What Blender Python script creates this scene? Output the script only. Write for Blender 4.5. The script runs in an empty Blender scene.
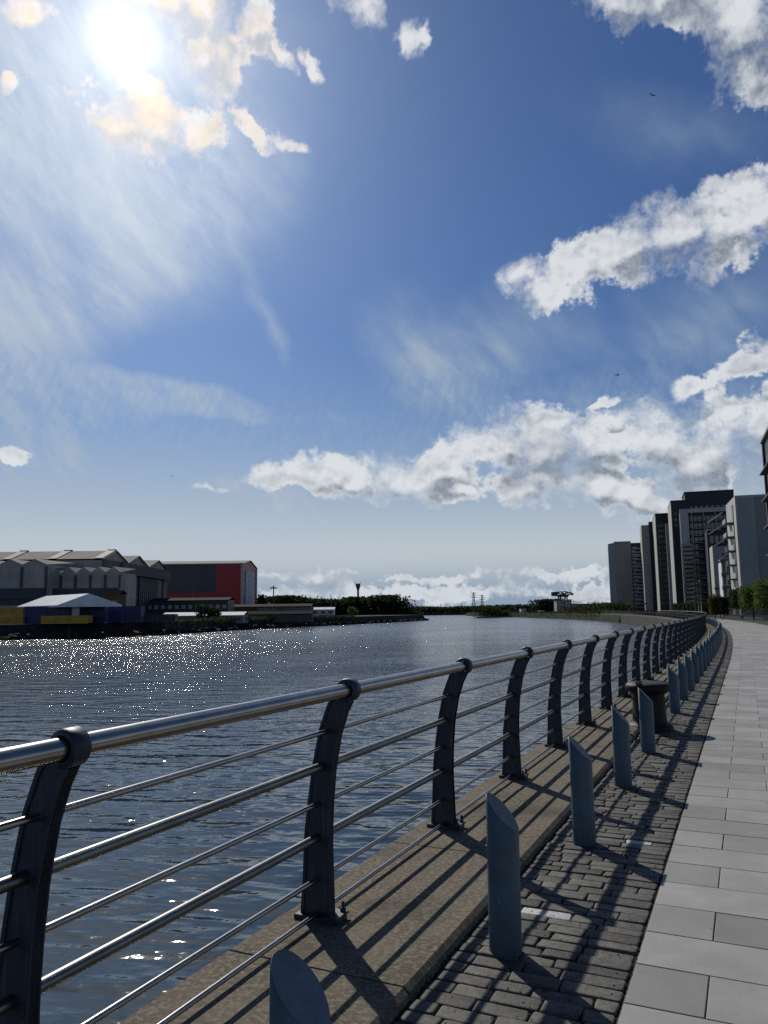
import bpy, math, random
from mathutils import Vector, Matrix, noise as mnoise
R = math.radians
random.seed(7)
C = bpy.context.scene.collection
sc = bpy.context.scene

# ------------------------------------------------------------------ camera model
EYE, HOR, ROLL, F = 1.6, 612.0, -0.012, 769.0
PITCH = math.atan((HOR - 512) / F)
def ray(x, y):
    u, v = (x - 384) / F, -(y - 512) / F
    u, v = u*math.cos(ROLL) - v*math.sin(ROLL), u*math.sin(ROLL) + v*math.cos(ROLL)
    return Vector((u, math.cos(PITCH) - v*math.sin(PITCH), math.sin(PITCH) + v*math.cos(PITCH)))
def at(x, y, Y):                       # the point seen at picture position x, y at depth Y metres
    d = ray(x, y); t = Y / d.y
    return Vector((d.x*t, Y, EYE + d.z*t))
def gnd(x, y, z=0.0):
    d = ray(x, y); t = (z - EYE) / d.z
    return Vector((d.x*t, d.y*t, z))
def azel(x, y):
    d = ray(x, y)
    return math.degrees(math.atan2(d.x, d.y)), math.degrees(math.atan2(d.z, math.hypot(d.x, d.y)))

cam_d = bpy.data.cameras.new('camera')
cam = bpy.data.objects.new('camera', cam_d); C.objects.link(cam)
cam_d.sensor_fit = 'VERTICAL'; cam_d.sensor_height = 34.6; cam_d.lens = 34.6 * F / 1024
cam_d.clip_start = 0.05; cam_d.clip_end = 20000
cam.matrix_world = Matrix.Translation((0, 0, EYE)) @ Matrix.Rotation(math.pi/2 + PITCH, 4, 'X') @ Matrix.Rotation(ROLL, 4, 'Z')
sc.camera = cam

SUN_AZ, SUN_EL = azel(124, 40)
SUN_DIR = Vector((math.sin(R(SUN_AZ))*math.cos(R(SUN_EL)), math.cos(R(SUN_AZ))*math.cos(R(SUN_EL)), math.sin(R(SUN_EL))))

# ------------------------------------------------------------------ node helpers
class NT:
    def __init__(s, tree): s.t = tree; s.n = tree.nodes; s.l = tree.links
    def node(s, typ, **kw):
        n = s.n.new(typ)
        for k, v in kw.items(): setattr(n, k, v)
        return n
    def set(s, sock, v):
        if isinstance(v, bpy.types.NodeSocket): s.l.new(v, sock)
        elif v is not None: sock.default_value = v
    def m(s, op, a=None, b=None, c=None, clamp=False):
        n = s.node('ShaderNodeMath', operation=op, use_clamp=clamp)
        for i, v in enumerate((a, b, c)): s.set(n.inputs[i], v)
        return n.outputs[0]
    def vm(s, op, a=None, b=None, scale=None):
        n = s.node('ShaderNodeVectorMath', operation=op)
        s.set(n.inputs[0], a); s.set(n.inputs[1], b)
        if scale is not None: s.set(n.inputs['Scale'], scale)
        return n.outputs['Value'] if op in ('LENGTH', 'DOT_PRODUCT') else n.outputs['Vector']
    def noise(s, vec, scale, detail=4, rough=.5, dims='3D', out='Fac', dist=0):
        n = s.node('ShaderNodeTexNoise', noise_dimensions=dims)
        s.set(n.inputs['Vector'], vec); n.inputs['Scale'].default_value = scale
        n.inputs['Detail'].default_value = detail; n.inputs['Roughness'].default_value = rough
        n.inputs['Distortion'].default_value = dist
        return n.outputs[0 if out == 'Fac' else 'Color']
    def mapr(s, v, a, b, c=0, d=1, smooth=True):
        n = s.node('ShaderNodeMapRange', interpolation_type='SMOOTHSTEP' if smooth else 'LINEAR')
        s.set(n.inputs[0], v)
        for i, q in enumerate((a, b, c, d)): s.set(n.inputs[i+1], q)
        return n.outputs[0]
    def mix(s, f, a, b, mode='MIX'):
        n = s.node('ShaderNodeMix', data_type='RGBA', blend_type=mode, clamp_factor=True)
        s.set(n.inputs[0], f)
        for i, q in ((6, a), (7, b)):
            if isinstance(q, (tuple, list)): q = tuple(q)[:3] + (1,)
            s.set(n.inputs[i], q)
        return n.outputs[2]
    def mapping(s, vec, loc=(0,0,0), rot=0, scale=(1,1,1), typ='TEXTURE'):
        n = s.node('ShaderNodeMapping', vector_type=typ)
        s.set(n.inputs[0], vec); n.inputs[1].default_value = loc
        n.inputs[2].default_value = (0, 0, rot); n.inputs[3].default_value = scale
        return n.outputs[0]

# ------------------------------------------------------------------ world
def blob(x, y, rx, ry, rot=0, s=1.0):   # a cloud given by picture-scale size, turned into azimuth / elevation
    a, e = azel(x, y)
    k = math.degrees(1/F)
    c = math.cos(R(e))
    return (a, e, max(rx*k/max(c, .5)*1.0, .1), ry*k, R(rot), s)

CUMULUS = [  # x, y, rx, ry, rot(deg, + = rises to the right)
 (660,-16,100,30,-12), (745,22,66,46,-38), (762,66,34,28,0), (640,4,50,20,-20),
 (522,272,26,20,0), (556,290,46,20,-10), (590,262,44,28,15), (632,240,44,30,10), (678,232,56,40,5), (730,222,58,44,0), (768,205,46,38,0), (722,186,18,16,0),
 (690,388,26,10,15), (742,368,40,14,14), (768,350,28,14,0),
 (276,474,38,17,6), (318,472,44,22,0), (352,478,40,20,0), (398,480,54,24,0), (440,464,50,28,10), (495,440,50,32,0), (545,446,60,38,0), (452,490,46,15,0),
 (600,446,66,38,0), (650,436,62,38,0), (700,446,56,44,10), (765,416,44,28,20), (540,482,66,26,-8), (612,490,62,28,-15), (650,505,50,18,-10),
 (219,489,22,6,0), (8,450,12,12,0), (608,398,20,6,10),
 (420,594,190,13,0), (300,574,60,6,0), (560,570,60,7,0), (440,576,70,5,0), (600,590,60,13,0), (300,594,60,10,0),
 (208,44,28,66,20), (180,-14,54,24,0), (154,126,64,32,-12), (198,140,28,24,0), (112,116,20,8,0),
 (256,18,24,24,-35), (280,48,16,12,-50), (308,62,8,18,30), (256,132,24,10,-25), (286,146,18,6,-20), (362,10,28,18,-25), (415,34,10,20,-10), (20,5,26,12,0), (10,88,12,7,0),
]
VEIL = [ # x,y,rx,ry,rot,strength
 (20,150,190,230,-20,.80), (60,260,90,150,-60,.60), (90,400,200,30,-3,.60), (250,414,220,22,-8,.62), (10,420,140,80,0,.6), (200,220,80,150,-50,.30),
 (60,520,300,90,0,.75), (330,530,360,70,0,.85), (560,545,300,54,0,.75), (430,372,80,120,35,.50), (500,345,110,80,35,.40),
 (270,330,14,110,25,.35), (700,330,190,90,10,.38), (740,470,160,90,0,.7), (680,130,120,46,-20,.25), (730,520,120,70,0,.6), (600,430,150,60,0,.6), (130,60,200,200,0,.5),
]

w = bpy.data.worlds.new('World'); sc.world = w; w.use_nodes = True
w.cycles.sampling_method = 'MANUAL'; w.cycles.sample_map_resolution = 512
nt = NT(w.node_tree); nt.n.clear()

def field_group(name, blobs, warp_amp, warp_scale, n_scale, n_amp, detail, rough, stretch=(1, 1, 1), smooth=.25):
    g = bpy.data.node_groups.new(name, 'ShaderNodeTree')
    g.interface.new_socket('Vector', in_out='INPUT', socket_type='NodeSocketVector')
    g.interface.new_socket('Field', in_out='OUTPUT', socket_type='NodeSocketFloat')
    g.interface.new_socket('Mask', in_out='OUTPUT', socket_type='NodeSocketFloat')
    k = NT(g)
    gi = k.node('NodeGroupInput'); go = k.node('NodeGroupOutput')
    P = gi.outputs[0]
    wn = k.noise(P, warp_scale, 5, .6, out='Color')
    off = k.vm('SCALE', k.vm('SUBTRACT', wn, (.5, .5, .5)), scale=warp_amp)
    flat = k.vm('MULTIPLY', off, (1.25, .9, 0))
    Q = k.vm('ADD', P, flat)
    acc = None
    for b in blobs:
        bb = blob(*b[:5]); st = b[5] if len(b) > 5 else 1.0
        Qi = Q
        if acc is not None:     # chained so that the shader is evaluated cloud by cloud
            ma = k.node('ShaderNodeVectorMath', operation='MULTIPLY_ADD')
            k.set(ma.inputs[0], acc); ma.inputs[1].default_value = (1e-7, 0, 0); k.set(ma.inputs[2], Q)
            Qi = ma.outputs[0]
        ln = k.vm('LENGTH', k.mapping(Qi, (bb[0], bb[1], 0), bb[4], (bb[2], bb[3], 1)))
        v = k.m('SUBTRACT', 1.0, ln)
        if st != 1.0: v = k.m('MULTIPLY', k.m('MAXIMUM', v, 0.0), st)
        if acc is None: acc = v
        elif st != 1.0: acc = k.m('ADD', acc, v)
        else: acc = k.m('SMOOTH_MAX', acc, v, smooth)
    k.l.new(acc, go.inputs[1])
    nn = k.noise(k.vm('MULTIPLY', P, stretch), n_scale, detail, rough)
    acc = k.m('ADD', acc, k.m('MULTIPLY', k.m('SUBTRACT', nn, .5), n_amp))
    k.l.new(acc, go.inputs[0])
    return g

gc = field_group('cumulus field', CUMULUS, 4.6, .20, .30, 2.3, 10, .60)
gv = field_group('veil field', [(*b,) for b in VEIL], 5.0, .08, .09, .30, 7, .62, (1, 1.0, 1))

tc = nt.node('ShaderNodeTexCoord')
Dv = nt.vm('NORMALIZE', tc.outputs['Generated'])
sp = nt.node('ShaderNodeSeparateXYZ'); nt.l.new(Dv, sp.inputs[0])
az = nt.m('MULTIPLY', nt.m('ARCTAN2', sp.outputs[0], sp.outputs[1]), 180/math.pi)
el = nt.m('MULTIPLY', nt.m('ARCSINE', sp.outputs[2]), 180/math.pi)
cb = nt.node('ShaderNodeCombineXYZ'); nt.l.new(az, cb.inputs[0]); nt.l.new(el, cb.inputs[1])
P = cb.outputs[0]
def use(g, v):
    n = nt.node('ShaderNodeGroup'); n.node_tree = g; nt.l.new(v, n.inputs[0]); return n.outputs
# light side of each cloud: compare the field here with the field a little nearer the sun
to_sun = nt.vm('NORMALIZE', nt.vm('ADD', nt.vm('NORMALIZE', nt.vm('SUBTRACT', (SUN_AZ, SUN_EL + 8, 0), P)), (0, 1.1, 0)))
D1, M1 = use(gc, P)
up = nt.vm('NORMALIZE', nt.vm('ADD', to_sun, (0, .9, 0)))
_, M2 = use(gc, nt.vm('ADD', P, nt.vm('SCALE', up, scale=2.0)))
V1 = use(gv, P)[0]
sky = nt.node('ShaderNodeTexSky', sky_type='NISHITA', sun_disc=False, sun_elevation=R(SUN_EL), sun_rotation=R(SUN_AZ), altitude=10, air_density=1.0, dust_density=.6, ozone_density=2.2)
sang = nt.m('MULTIPLY', nt.m('ARCCOSINE', nt.m('MINIMUM', nt.vm('DOT_PRODUCT', Dv, tuple(SUN_DIR)), 1.0)), 180/math.pi)
# Nishita, a bit cooler, slightly deeper away from the sun
base = nt.mix(1.0, sky.outputs[0], (.30, .385, .50), 'MULTIPLY')
base = nt.mix(1.0, base, (.74, .86, 1.00), 'MULTIPLY')
def gauss(v, s): return nt.m('EXPONENT', nt.m('MULTIPLY', nt.m('POWER', nt.m('DIVIDE', v, s), 2.0), -1.0))
SK = 10.0  # cloud radiances are given for the picture and divided by the background strength (0.1)
def col(r, g, b, k=1.0): return (r*SK*k, g*SK*k, b*SK*k, 1)
near_sun = gauss(sang, 18.0)
# high thin veil, thicker low down; brighter towards the sun
va = nt.mapr(V1, .0, .62, 0, .92)
cir = nt.noise(nt.mapping(nt.vm('ADD', P, nt.vm('SCALE', nt.noise(P, .07, 3, .5, out='Color'), scale=6.0)), rot=R(-52), scale=(3.4, .9, 1)), .5, 7, .62)
va = nt.m('MULTIPLY', va, nt.m('ADD', nt.mapr(cir, .30, .72, .20, .60), nt.mapr(nt.noise(nt.mapping(P, rot=R(-35), scale=(2.2, 1, 1)), .16, 8, .66), .36, .66, .05, .55)), clamp=True)
rip = nt.noise(nt.mapping(P, rot=R(70), scale=(1.6, .5, 1)), 1.1, 4, .6)
lowhaze = nt.mapr(el, 21.0, 3.0, 0, .92)
va = nt.m('MAXIMUM', va, lowhaze)
vcol = nt.mix(near_sun, col(.30, .375, .46), col(.56, .63, .72))
vcol = nt.mix(nt.mapr(el, 13, 1), vcol, col(.49, .525, .55))
vcol = nt.mix(nt.mapr(el, 4.8, .6), vcol, col(.23, .30, .40))
va = nt.m('MULTIPLY', va, nt.m('SUBTRACT', 1.0, nt.m('MULTIPLY', nt.mapr(rip, .40, .62), nt.m('MULTIPLY', nt.mapr(el, 11, 13), nt.mapr(el, 18.5, 16.5, 0, .25)))))
c1 = nt.mix(va, base, vcol)
# cumulus
low = nt.mapr(el, 5.0, 3.2)
fine = nt.noise(P, 1.7, 6, .62)
Dw = nt.m('ADD', D1, nt.m('MULTIPLY', nt.m('SUBTRACT', fine, .5), nt.m('ADD', .75, nt.m('MULTIPLY', low, 1.1))))
soft = nt.mapr(nt.noise(P, .16, 2, .5), .40, .60, .30, 1.0)
ca = nt.mapr(Dw, -.04, soft)
def relief(v): return nt.noise(v, .62, 6, .55)
rel = nt.m('MULTIPLY', nt.m('SUBTRACT', relief(nt.vm('ADD', P, nt.vm('SCALE', to_sun, scale=.55))), relief(P)), 1.7)
large = nt.mapr(nt.m('SUBTRACT', M2, M1), -.30, .26)
patch = nt.mapr(nt.noise(nt.vm('MULTIPLY', P, (.55, 1.2, 1)), .22, 4, .55), .44, .62)
core = nt.mapr(D1, .05, .62)
shade = nt.m('MULTIPLY', nt.m('ADD', nt.m('ADD', nt.m('MULTIPLY', large, .98), nt.m('MULTIPLY', patch, .36)), rel), core, clamp=True)
tight = gauss(sang, 8.5)
iri = nt.noise(P, .55, 2, .5)
hot = nt.mix(nt.mapr(iri, .42, .58), col(1.0, .74, .46), nt.mix(nt.mapr(iri, .56, .66), col(.98, .80, .74), col(.86, .88, .78)))
bright = nt.mix(near_sun, col(.62, .645, .67), col(.74, .74, .74))
bright = nt.mix(tight, bright, hot)
dark = nt.mix(near_sun, nt.mix(nt.mapr(fine, .36, .64), col(.19, .225, .28), col(.28, .315, .365)), col(.50, .52, .54))
ccol = nt.mix(shade, bright, dark)
lowc = nt.mapr(el, 7.5, 1.0)
ccol = nt.mix(nt.m('MULTIPLY', lowc, .22), ccol, col(.30, .37, .46))
c2 = nt.mix(nt.m('MULTIPLY', ca, nt.mapr(near_sun, 0, 1, .97, .8)), c1, ccol)
# glow of the sun through the thin cloud
g1 = nt.m('MULTIPLY', gauss(sang, 1.6), 7.0)
g2 = nt.m('MULTIPLY', gauss(sang, 4.0), 2.0)
g3 = nt.m('MULTIPLY', gauss(sang, 13.0), .95)
gl = nt.m('ADD', nt.m('ADD', g1, g2), g3)
glow = nt.vm('SCALE', (1.0, .97, .90), scale=gl)
c3 = nt.vm('ADD', c2, glow)
bg = nt.node('ShaderNodeBackground'); nt.l.new(c3, bg.inputs[0]); bg.inputs[1].default_value = .1
wo = nt.node('ShaderNodeOutputWorld'); nt.l.new(bg.outputs[0], wo.inputs[0])

sun_d = bpy.data.lights.new('sun', 'SUN'); sun_d.energy = 3.2; sun_d.angle = R(.5); sun_d.color = (1, .95, .86)
sun = bpy.data.objects.new('sun', sun_d); C.objects.link(sun)
sun.rotation_euler = SUN_DIR.to_track_quat('Z', 'Y').to_euler(); sun.location = (0, 0, 60)

sc.view_settings.view_transform = 'Standard'; sc.view_settings.look = 'None'; sc.view_settings.gamma = 1
sc.view_settings.exposure = 0.2
sc.render.engine = 'CYCLES'
sc.cycles.use_denoising = False
try: sc.cycles.denoiser = 'OPENIMAGEDENOISE'
except Exception: pass
sc.cycles.denoising_prefilter = 'ACCURATE'
sc.cycles.max_bounces = 6; sc.cycles.glossy_bounces = 3; sc.cycles.transparent_max_bounces = 4
sc.cycles.sample_clamp_indirect = 6
#@@BODY
# ------------------------------------------------------------------ materials
def mat(name, color, rough=.6, metal=0.0, var=.25, vscale=3.0, bump=0.0, bscale=40.0, color2=None, spec=.5, attr=None, coords='Object', bdist=.01, detail=6):
    m = bpy.data.materials.new(name); m.use_nodes = True
    k = NT(m.node_tree); b = m.node_tree.nodes['Principled BSDF']
    t = k.node('ShaderNodeTexCoord').outputs[coords]
    c2 = color2 or tuple(c*(1-var) for c in color)
    f = k.mapr(k.noise(t, vscale, detail, .62), .32, .68)
    c = k.mix(f, tuple(color), tuple(c2))
    if attr:
        a = k.node('ShaderNodeAttribute', attribute_name='tone')
        c = k.mix(1.0, c, k.mix(a.outputs['Fac'], (1-attr,)*3, (1+attr*.6,)*3), 'MULTIPLY')
    k.l.new(c, b.inputs['Base Color'])
    b.inputs['Roughness'].default_value = rough; b.inputs['Metallic'].default_value = metal
    b.inputs['Specular IOR Level'].default_value = spec if rough < .83 else min(spec, .12)
    if bump:
        bn = k.node('ShaderNodeBump'); bn.inputs['Strength'].default_value = bump; bn.inputs['Distance'].default_value = bdist
        k.l.new(k.noise(t, bscale, 5, .6), bn.inputs['Height']); k.l.new(bn.outputs[0], b.inputs['Normal'])
    return m

def M_paving():
    m = mat('paving slabs', (.295, .29, .27), .72, var=.3, vscale=1.7, bump=.35, bscale=140, attr=.36, bdist=.003)
    k = NT(m.node_tree); b = m.node_tree.nodes['Principled BSDF']
    t = k.node('ShaderNodeTexCoord').outputs['Object']
    src = b.inputs['Base Color'].links[0].from_socket
    sp1 = k.mapr(k.noise(t, 9, 6, .7), .60, .70)          # dull stains
    c = k.mix(k.m('MULTIPLY', sp1, .30), src, (.13, .13, .125))
    gr = k.noise(t, 420, 2, .5)
    c = k.mix(k.mapr(gr, .3, .7, 0, .35), c, (.33, .33, .32))
    v = k.node('ShaderNodeTexVoronoi'); v.inputs['Scale'].default_value = 3.1; k.l.new(t, v.inputs['Vector'])
    c = k.mix(k.m('MULTIPLY', k.mapr(v.outputs['Distance'], .040, .052, 1, 0), k.mapr(k.noise(t, 1.3, 2, .5), .52, .56, 0, .7)), c, (.09, .09, .085))
    c = k.mix(k.mapr(k.noise(t, .55, 5, .65), .52, .70, 0, .30), c, (.19, .185, .17))
    k.l.new(c, b.inputs['Base Color']); return m
def M_coping():
    m = mat('exposed aggregate concrete', (.165, .140, .104), .85, var=.35, vscale=2.2, bump=.9, bscale=170, bdist=.006)
    k = NT(m.node_tree); b = m.node_tree.nodes['Principled BSDF']
    t = k.node('ShaderNodeTexCoord').outputs['Object']
    src = b.inputs['Base Color'].links[0].from_socket
    v = k.node('ShaderNodeTexVoronoi'); v.inputs['Scale'].default_value = 95; k.l.new(t, v.inputs['Vector'])
    c = k.mix(k.mapr(k.noise(v.outputs['Position'], 40, 0, .5), .40, .72), src, (.225, .195, .145))
    c = k.mix(k.mapr(k.noise(t, 70, 3, .6), .50, .72, 0, .6), c, (.060, .050, .036))
    c = k.mix(k.mapr(k.noise(t, .9, 4, .7), .50, .66, 0, .75), c, (.070, .062, .046))
    k.l.new(c, b.inputs['Base Color']); return m

def M_water():
    m = bpy.data.materials.new('river water'); m.use_nodes = True
    k = NT(m.node_tree); b = m.node_tree.nodes['Principled BSDF']
    b.inputs['Base Color'].default_value = (.026, .042, .056, 1)
    b.inputs['IOR'].default_value = 1.333
    g = k.node('ShaderNodeNewGeometry').outputs['Position']
    ln = k.vm('LENGTH', g)
    k.l.new(k.mapr(ln, 25, 220, .035, .17), b.inputs['Roughness'])
    p1 = k.mapping(g, rot=R(-12), scale=(1.5, .62, 1))
    p2 = k.mapping(g, rot=R(14), scale=(1.25, .7, 1))
    a = k.noise(p1, .66, 2.5, .5)
    c = k.noise(p2, 2.0, 3, .5)
    d = k.noise(g, 9.0, 2, .5)
    gust = k.m('MULTIPLY', k.mapr(ln, 10, 80, .26, 1.35), k.mapr(k.noise(k.mapping(g, rot=R(20), scale=(2.2, 1, 1)), .10, 4, .6), .34, .66, .55, 1.3))
    h = k.m('ADD', k.m('MULTIPLY', a, .205), k.m('ADD', k.m('MULTIPLY', c, k.m('MULTIPLY', gust, .100)), k.m('MULTIPLY', d, k.m('MULTIPLY', k.mapr(ln, 8, 60, .006, .026), gust))))
    bn = k.node('ShaderNodeBump'); bn.inputs['Strength'].default_value = 1.0; bn.inputs['Distance'].default_value = 1.0
    k.l.new(h, bn.inputs['Height']); k.l.new(bn.outputs[0], b.inputs['Normal'])
    return m

M = {}
M['paving'] = M_paving(); M['coping'] = M_coping(); M['water'] = M_water()
M['sett'] = mat('stone setts', (.098, .090, .074), .75, var=.55, vscale=22, bump=.6, bscale=60, attr=.55, bdist=.006)
M['sett_white'] = mat('whitened sett', (.5, .5, .48), .7, var=.35, vscale=30, bump=.6, bscale=60, bdist=.006)
M['bedding'] = mat('sett bedding', (.035, .032, .026), .95, var=.6, vscale=30, bump=.8, bscale=90)
M['joint'] = mat('paving joint', (.17, .165, .15), .95, var=.4, vscale=30)
M['quay'] = mat('quay wall stone', (.085, .085, .074), .85, var=.45, vscale=.6, bump=.5, bscale=3, bdist=.05)
M['bank_slope'] = mat('muddy grassed bank', (.040, .048, .026), .95, var=.6, vscale=.4, bump=.8, bscale=2, bdist=.3)
M['roof_dark'] = mat('dark felt roof', (.018, .019, .020), .95, var=.4, vscale=.3)
M['quay_dark'] = mat('dark quay timber and stone', (.035, .035, .035), .9, var=.6, vscale=.5, bump=.7, bscale=1.5, bdist=.3)
M['land'] = mat('bank ground', (.05, .054, .040), .9, var=.5, vscale=.08)
M['asphalt'] = mat('asphalt', (.06, .06, .058), .9, var=.3, vscale=.3)
M['steel'] = mat('brushed stainless steel', (.40, .375, .335), .26, metal=1.0, var=.22, vscale=6, bump=.08, bscale=220, bdist=.001)
M['steel_dull'] = mat('dull stainless steel', (.24, .235, .215), .36, metal=1.0, var=.3, vscale=6)
M['post'] = mat('dark navy painted iron', (.014, .026, .046), .5, var=.45, vscale=14, bump=.25, bscale=55, bdist=.002)
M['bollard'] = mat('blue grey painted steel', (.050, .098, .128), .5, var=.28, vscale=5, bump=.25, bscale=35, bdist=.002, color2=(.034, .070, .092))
def chips(m, c=(.16, .17, .17), rust=(.09, .05, .03)):
    k = NT(m.node_tree); b = m.node_tree.nodes['Principled BSDF']; src = b.inputs['Base Color'].links[0].from_socket
    t = k.node('ShaderNodeTexCoord').outputs['Object']; g = k.node('ShaderNodeNewGeometry').outputs['Position']
    n1 = k.noise(k.mapping(g, scale=(1, 1, 2.5)), 28, 6, .75); x = k.mix(k.mapr(n1, .645, .67), src, c)
    n2 = k.noise(g, 13, 5, .7); x = k.mix(k.m('MULTIPLY', k.mapr(n2, .62, .70), .8), x, rust)
    n3 = k.noise(k.mapping(g, scale=(.25, .25, 3)), 9, 4, .6); x = k.mix(k.mapr(n3, .50, .72, 0, .35), x, (.12, .135, .14))
    k.l.new(x, b.inputs['Base Color'])
chips(M['bollard']); chips(M['post'], (.05, .06, .07), (.05, .03, .02))
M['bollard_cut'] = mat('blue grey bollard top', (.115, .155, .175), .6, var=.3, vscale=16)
M['iron'] = mat('rusty black iron', (.009, .0075, .007), .62, var=.5, vscale=9, bump=.4, bscale=30, bdist=.004, color2=(.018, .010, .008), spec=.3)
M['dark'] = mat('near black cladding', (.020, .022, .028), .55, var=.25, vscale=.2)
M['pale_clad'] = mat('pale cladding', (.45, .43, .39), .6, var=.18, vscale=.12)
M['mid_clad'] = mat('grey render', (.30, .30, .295), .8, var=.2, vscale=.15)
M['grey_clad'] = mat('warm grey render', (.28, .265, .235), .8, var=.15, vscale=.2)
M['teal_clad'] = mat('pale blue cladding', (.29, .32, .30), .6, var=.15, vscale=.2)
M['white_render'] = mat('white render', (.62, .63, .64), .7, var=.12, vscale=.3)
M['glass'] = mat('dark window glass', (.012, .016, .020), .08, var=.2, vscale=.3, spec=.8)
M['frame'] = mat('dark frames', (.03, .03, .034), .5)
M['brick'] = mat('brown brick', (.16, .10, .07), .85, var=.3, vscale=1)
M['hall_wall'] = mat('weathered grey sheeting', (.42, .40, .355), .75, var=.3, vscale=.25)
M['hall_roof'] = mat('pale sheet roofing', (.21, .205, .185), .85, var=.3, vscale=.2)
M['band'] = mat('blue green sheeting', (.030, .055, .072), .6, var=.3, vscale=.2)
M['beige'] = mat('beige sheeting', (.20, .18, .145), .75, var=.25, vscale=.3)
M['fascia'] = mat('brown grey fascia', (.115, .095, .085), .75, var=.3, vscale=.1)
M['navy'] = mat('dark slate cladding', (.035, .045, .060), .5, var=.2, vscale=.1)
M['red'] = mat('dark red cladding', (.36, .012, .024), .5, var=.15, vscale=.1)
M['white'] = mat('white sheet', (.55, .56, .56), .8, var=.12, vscale=.4)
M['tent'] = mat('white tent fabric', (.80, .80, .77), .45, var=.15, vscale=.5)
M['blue'] = mat('royal blue container paint', (.020, .028, .13), .5, var=.25, vscale=.5)
M['yellow'] = mat('ochre container paint', (.56, .33, .03), .55, var=.3, vscale=.6)
M['black'] = mat('black paint', (.012, .012, .014), .5)
M['green_metal'] = mat('grey green steel', (.10, .11, .11), .5, metal=.3)
M['bark'] = mat('bark', (.06, .048, .036), .9, bump=.6, bscale=20)
def leaf_mat(name, c, c2):
    m = mat(name, c, .8, color2=c2, vscale=1.6, attr=.45, spec=.12)
    b = m.node_tree.nodes['Principled BSDF']
    b.inputs['Transmission Weight'].default_value = 0
    k = NT(m.node_tree); o = [n for n in m.node_tree.nodes if n.type == 'OUTPUT_MATERIAL'][0]
    tr = k.node('ShaderNodeBsdfTranslucent'); k.l.new(b.inputs['Base Color'].links[0].from_socket, tr.inputs[0])
    ms = k.node('ShaderNodeMixShader'); ms.inputs[0].default_value = .3
    k.l.new(b.outputs[0], ms.inputs[1]); k.l.new(tr.outputs[0], ms.inputs[2]); k.l.new(ms.outputs[0], o.inputs[0])
    return m
M['leaf'] = leaf_mat('fresh green leaves', (.15, .20, .05), (.075, .12, .03))
M['leaf_dark'] = leaf_mat('dark green leaves', (.045, .068, .024), (.022, .038, .015))
M['leaf_orange'] = leaf_mat('coppery leaves', (.16, .10, .03), (.07, .08, .02))
M['scrub'] = leaf_mat('bank scrub', (.06, .085, .025), (.035, .05, .018))
M['hill'] = mat('wooded hills', (.035, .05, .045), .95, var=.4, vscale=.004)

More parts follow.
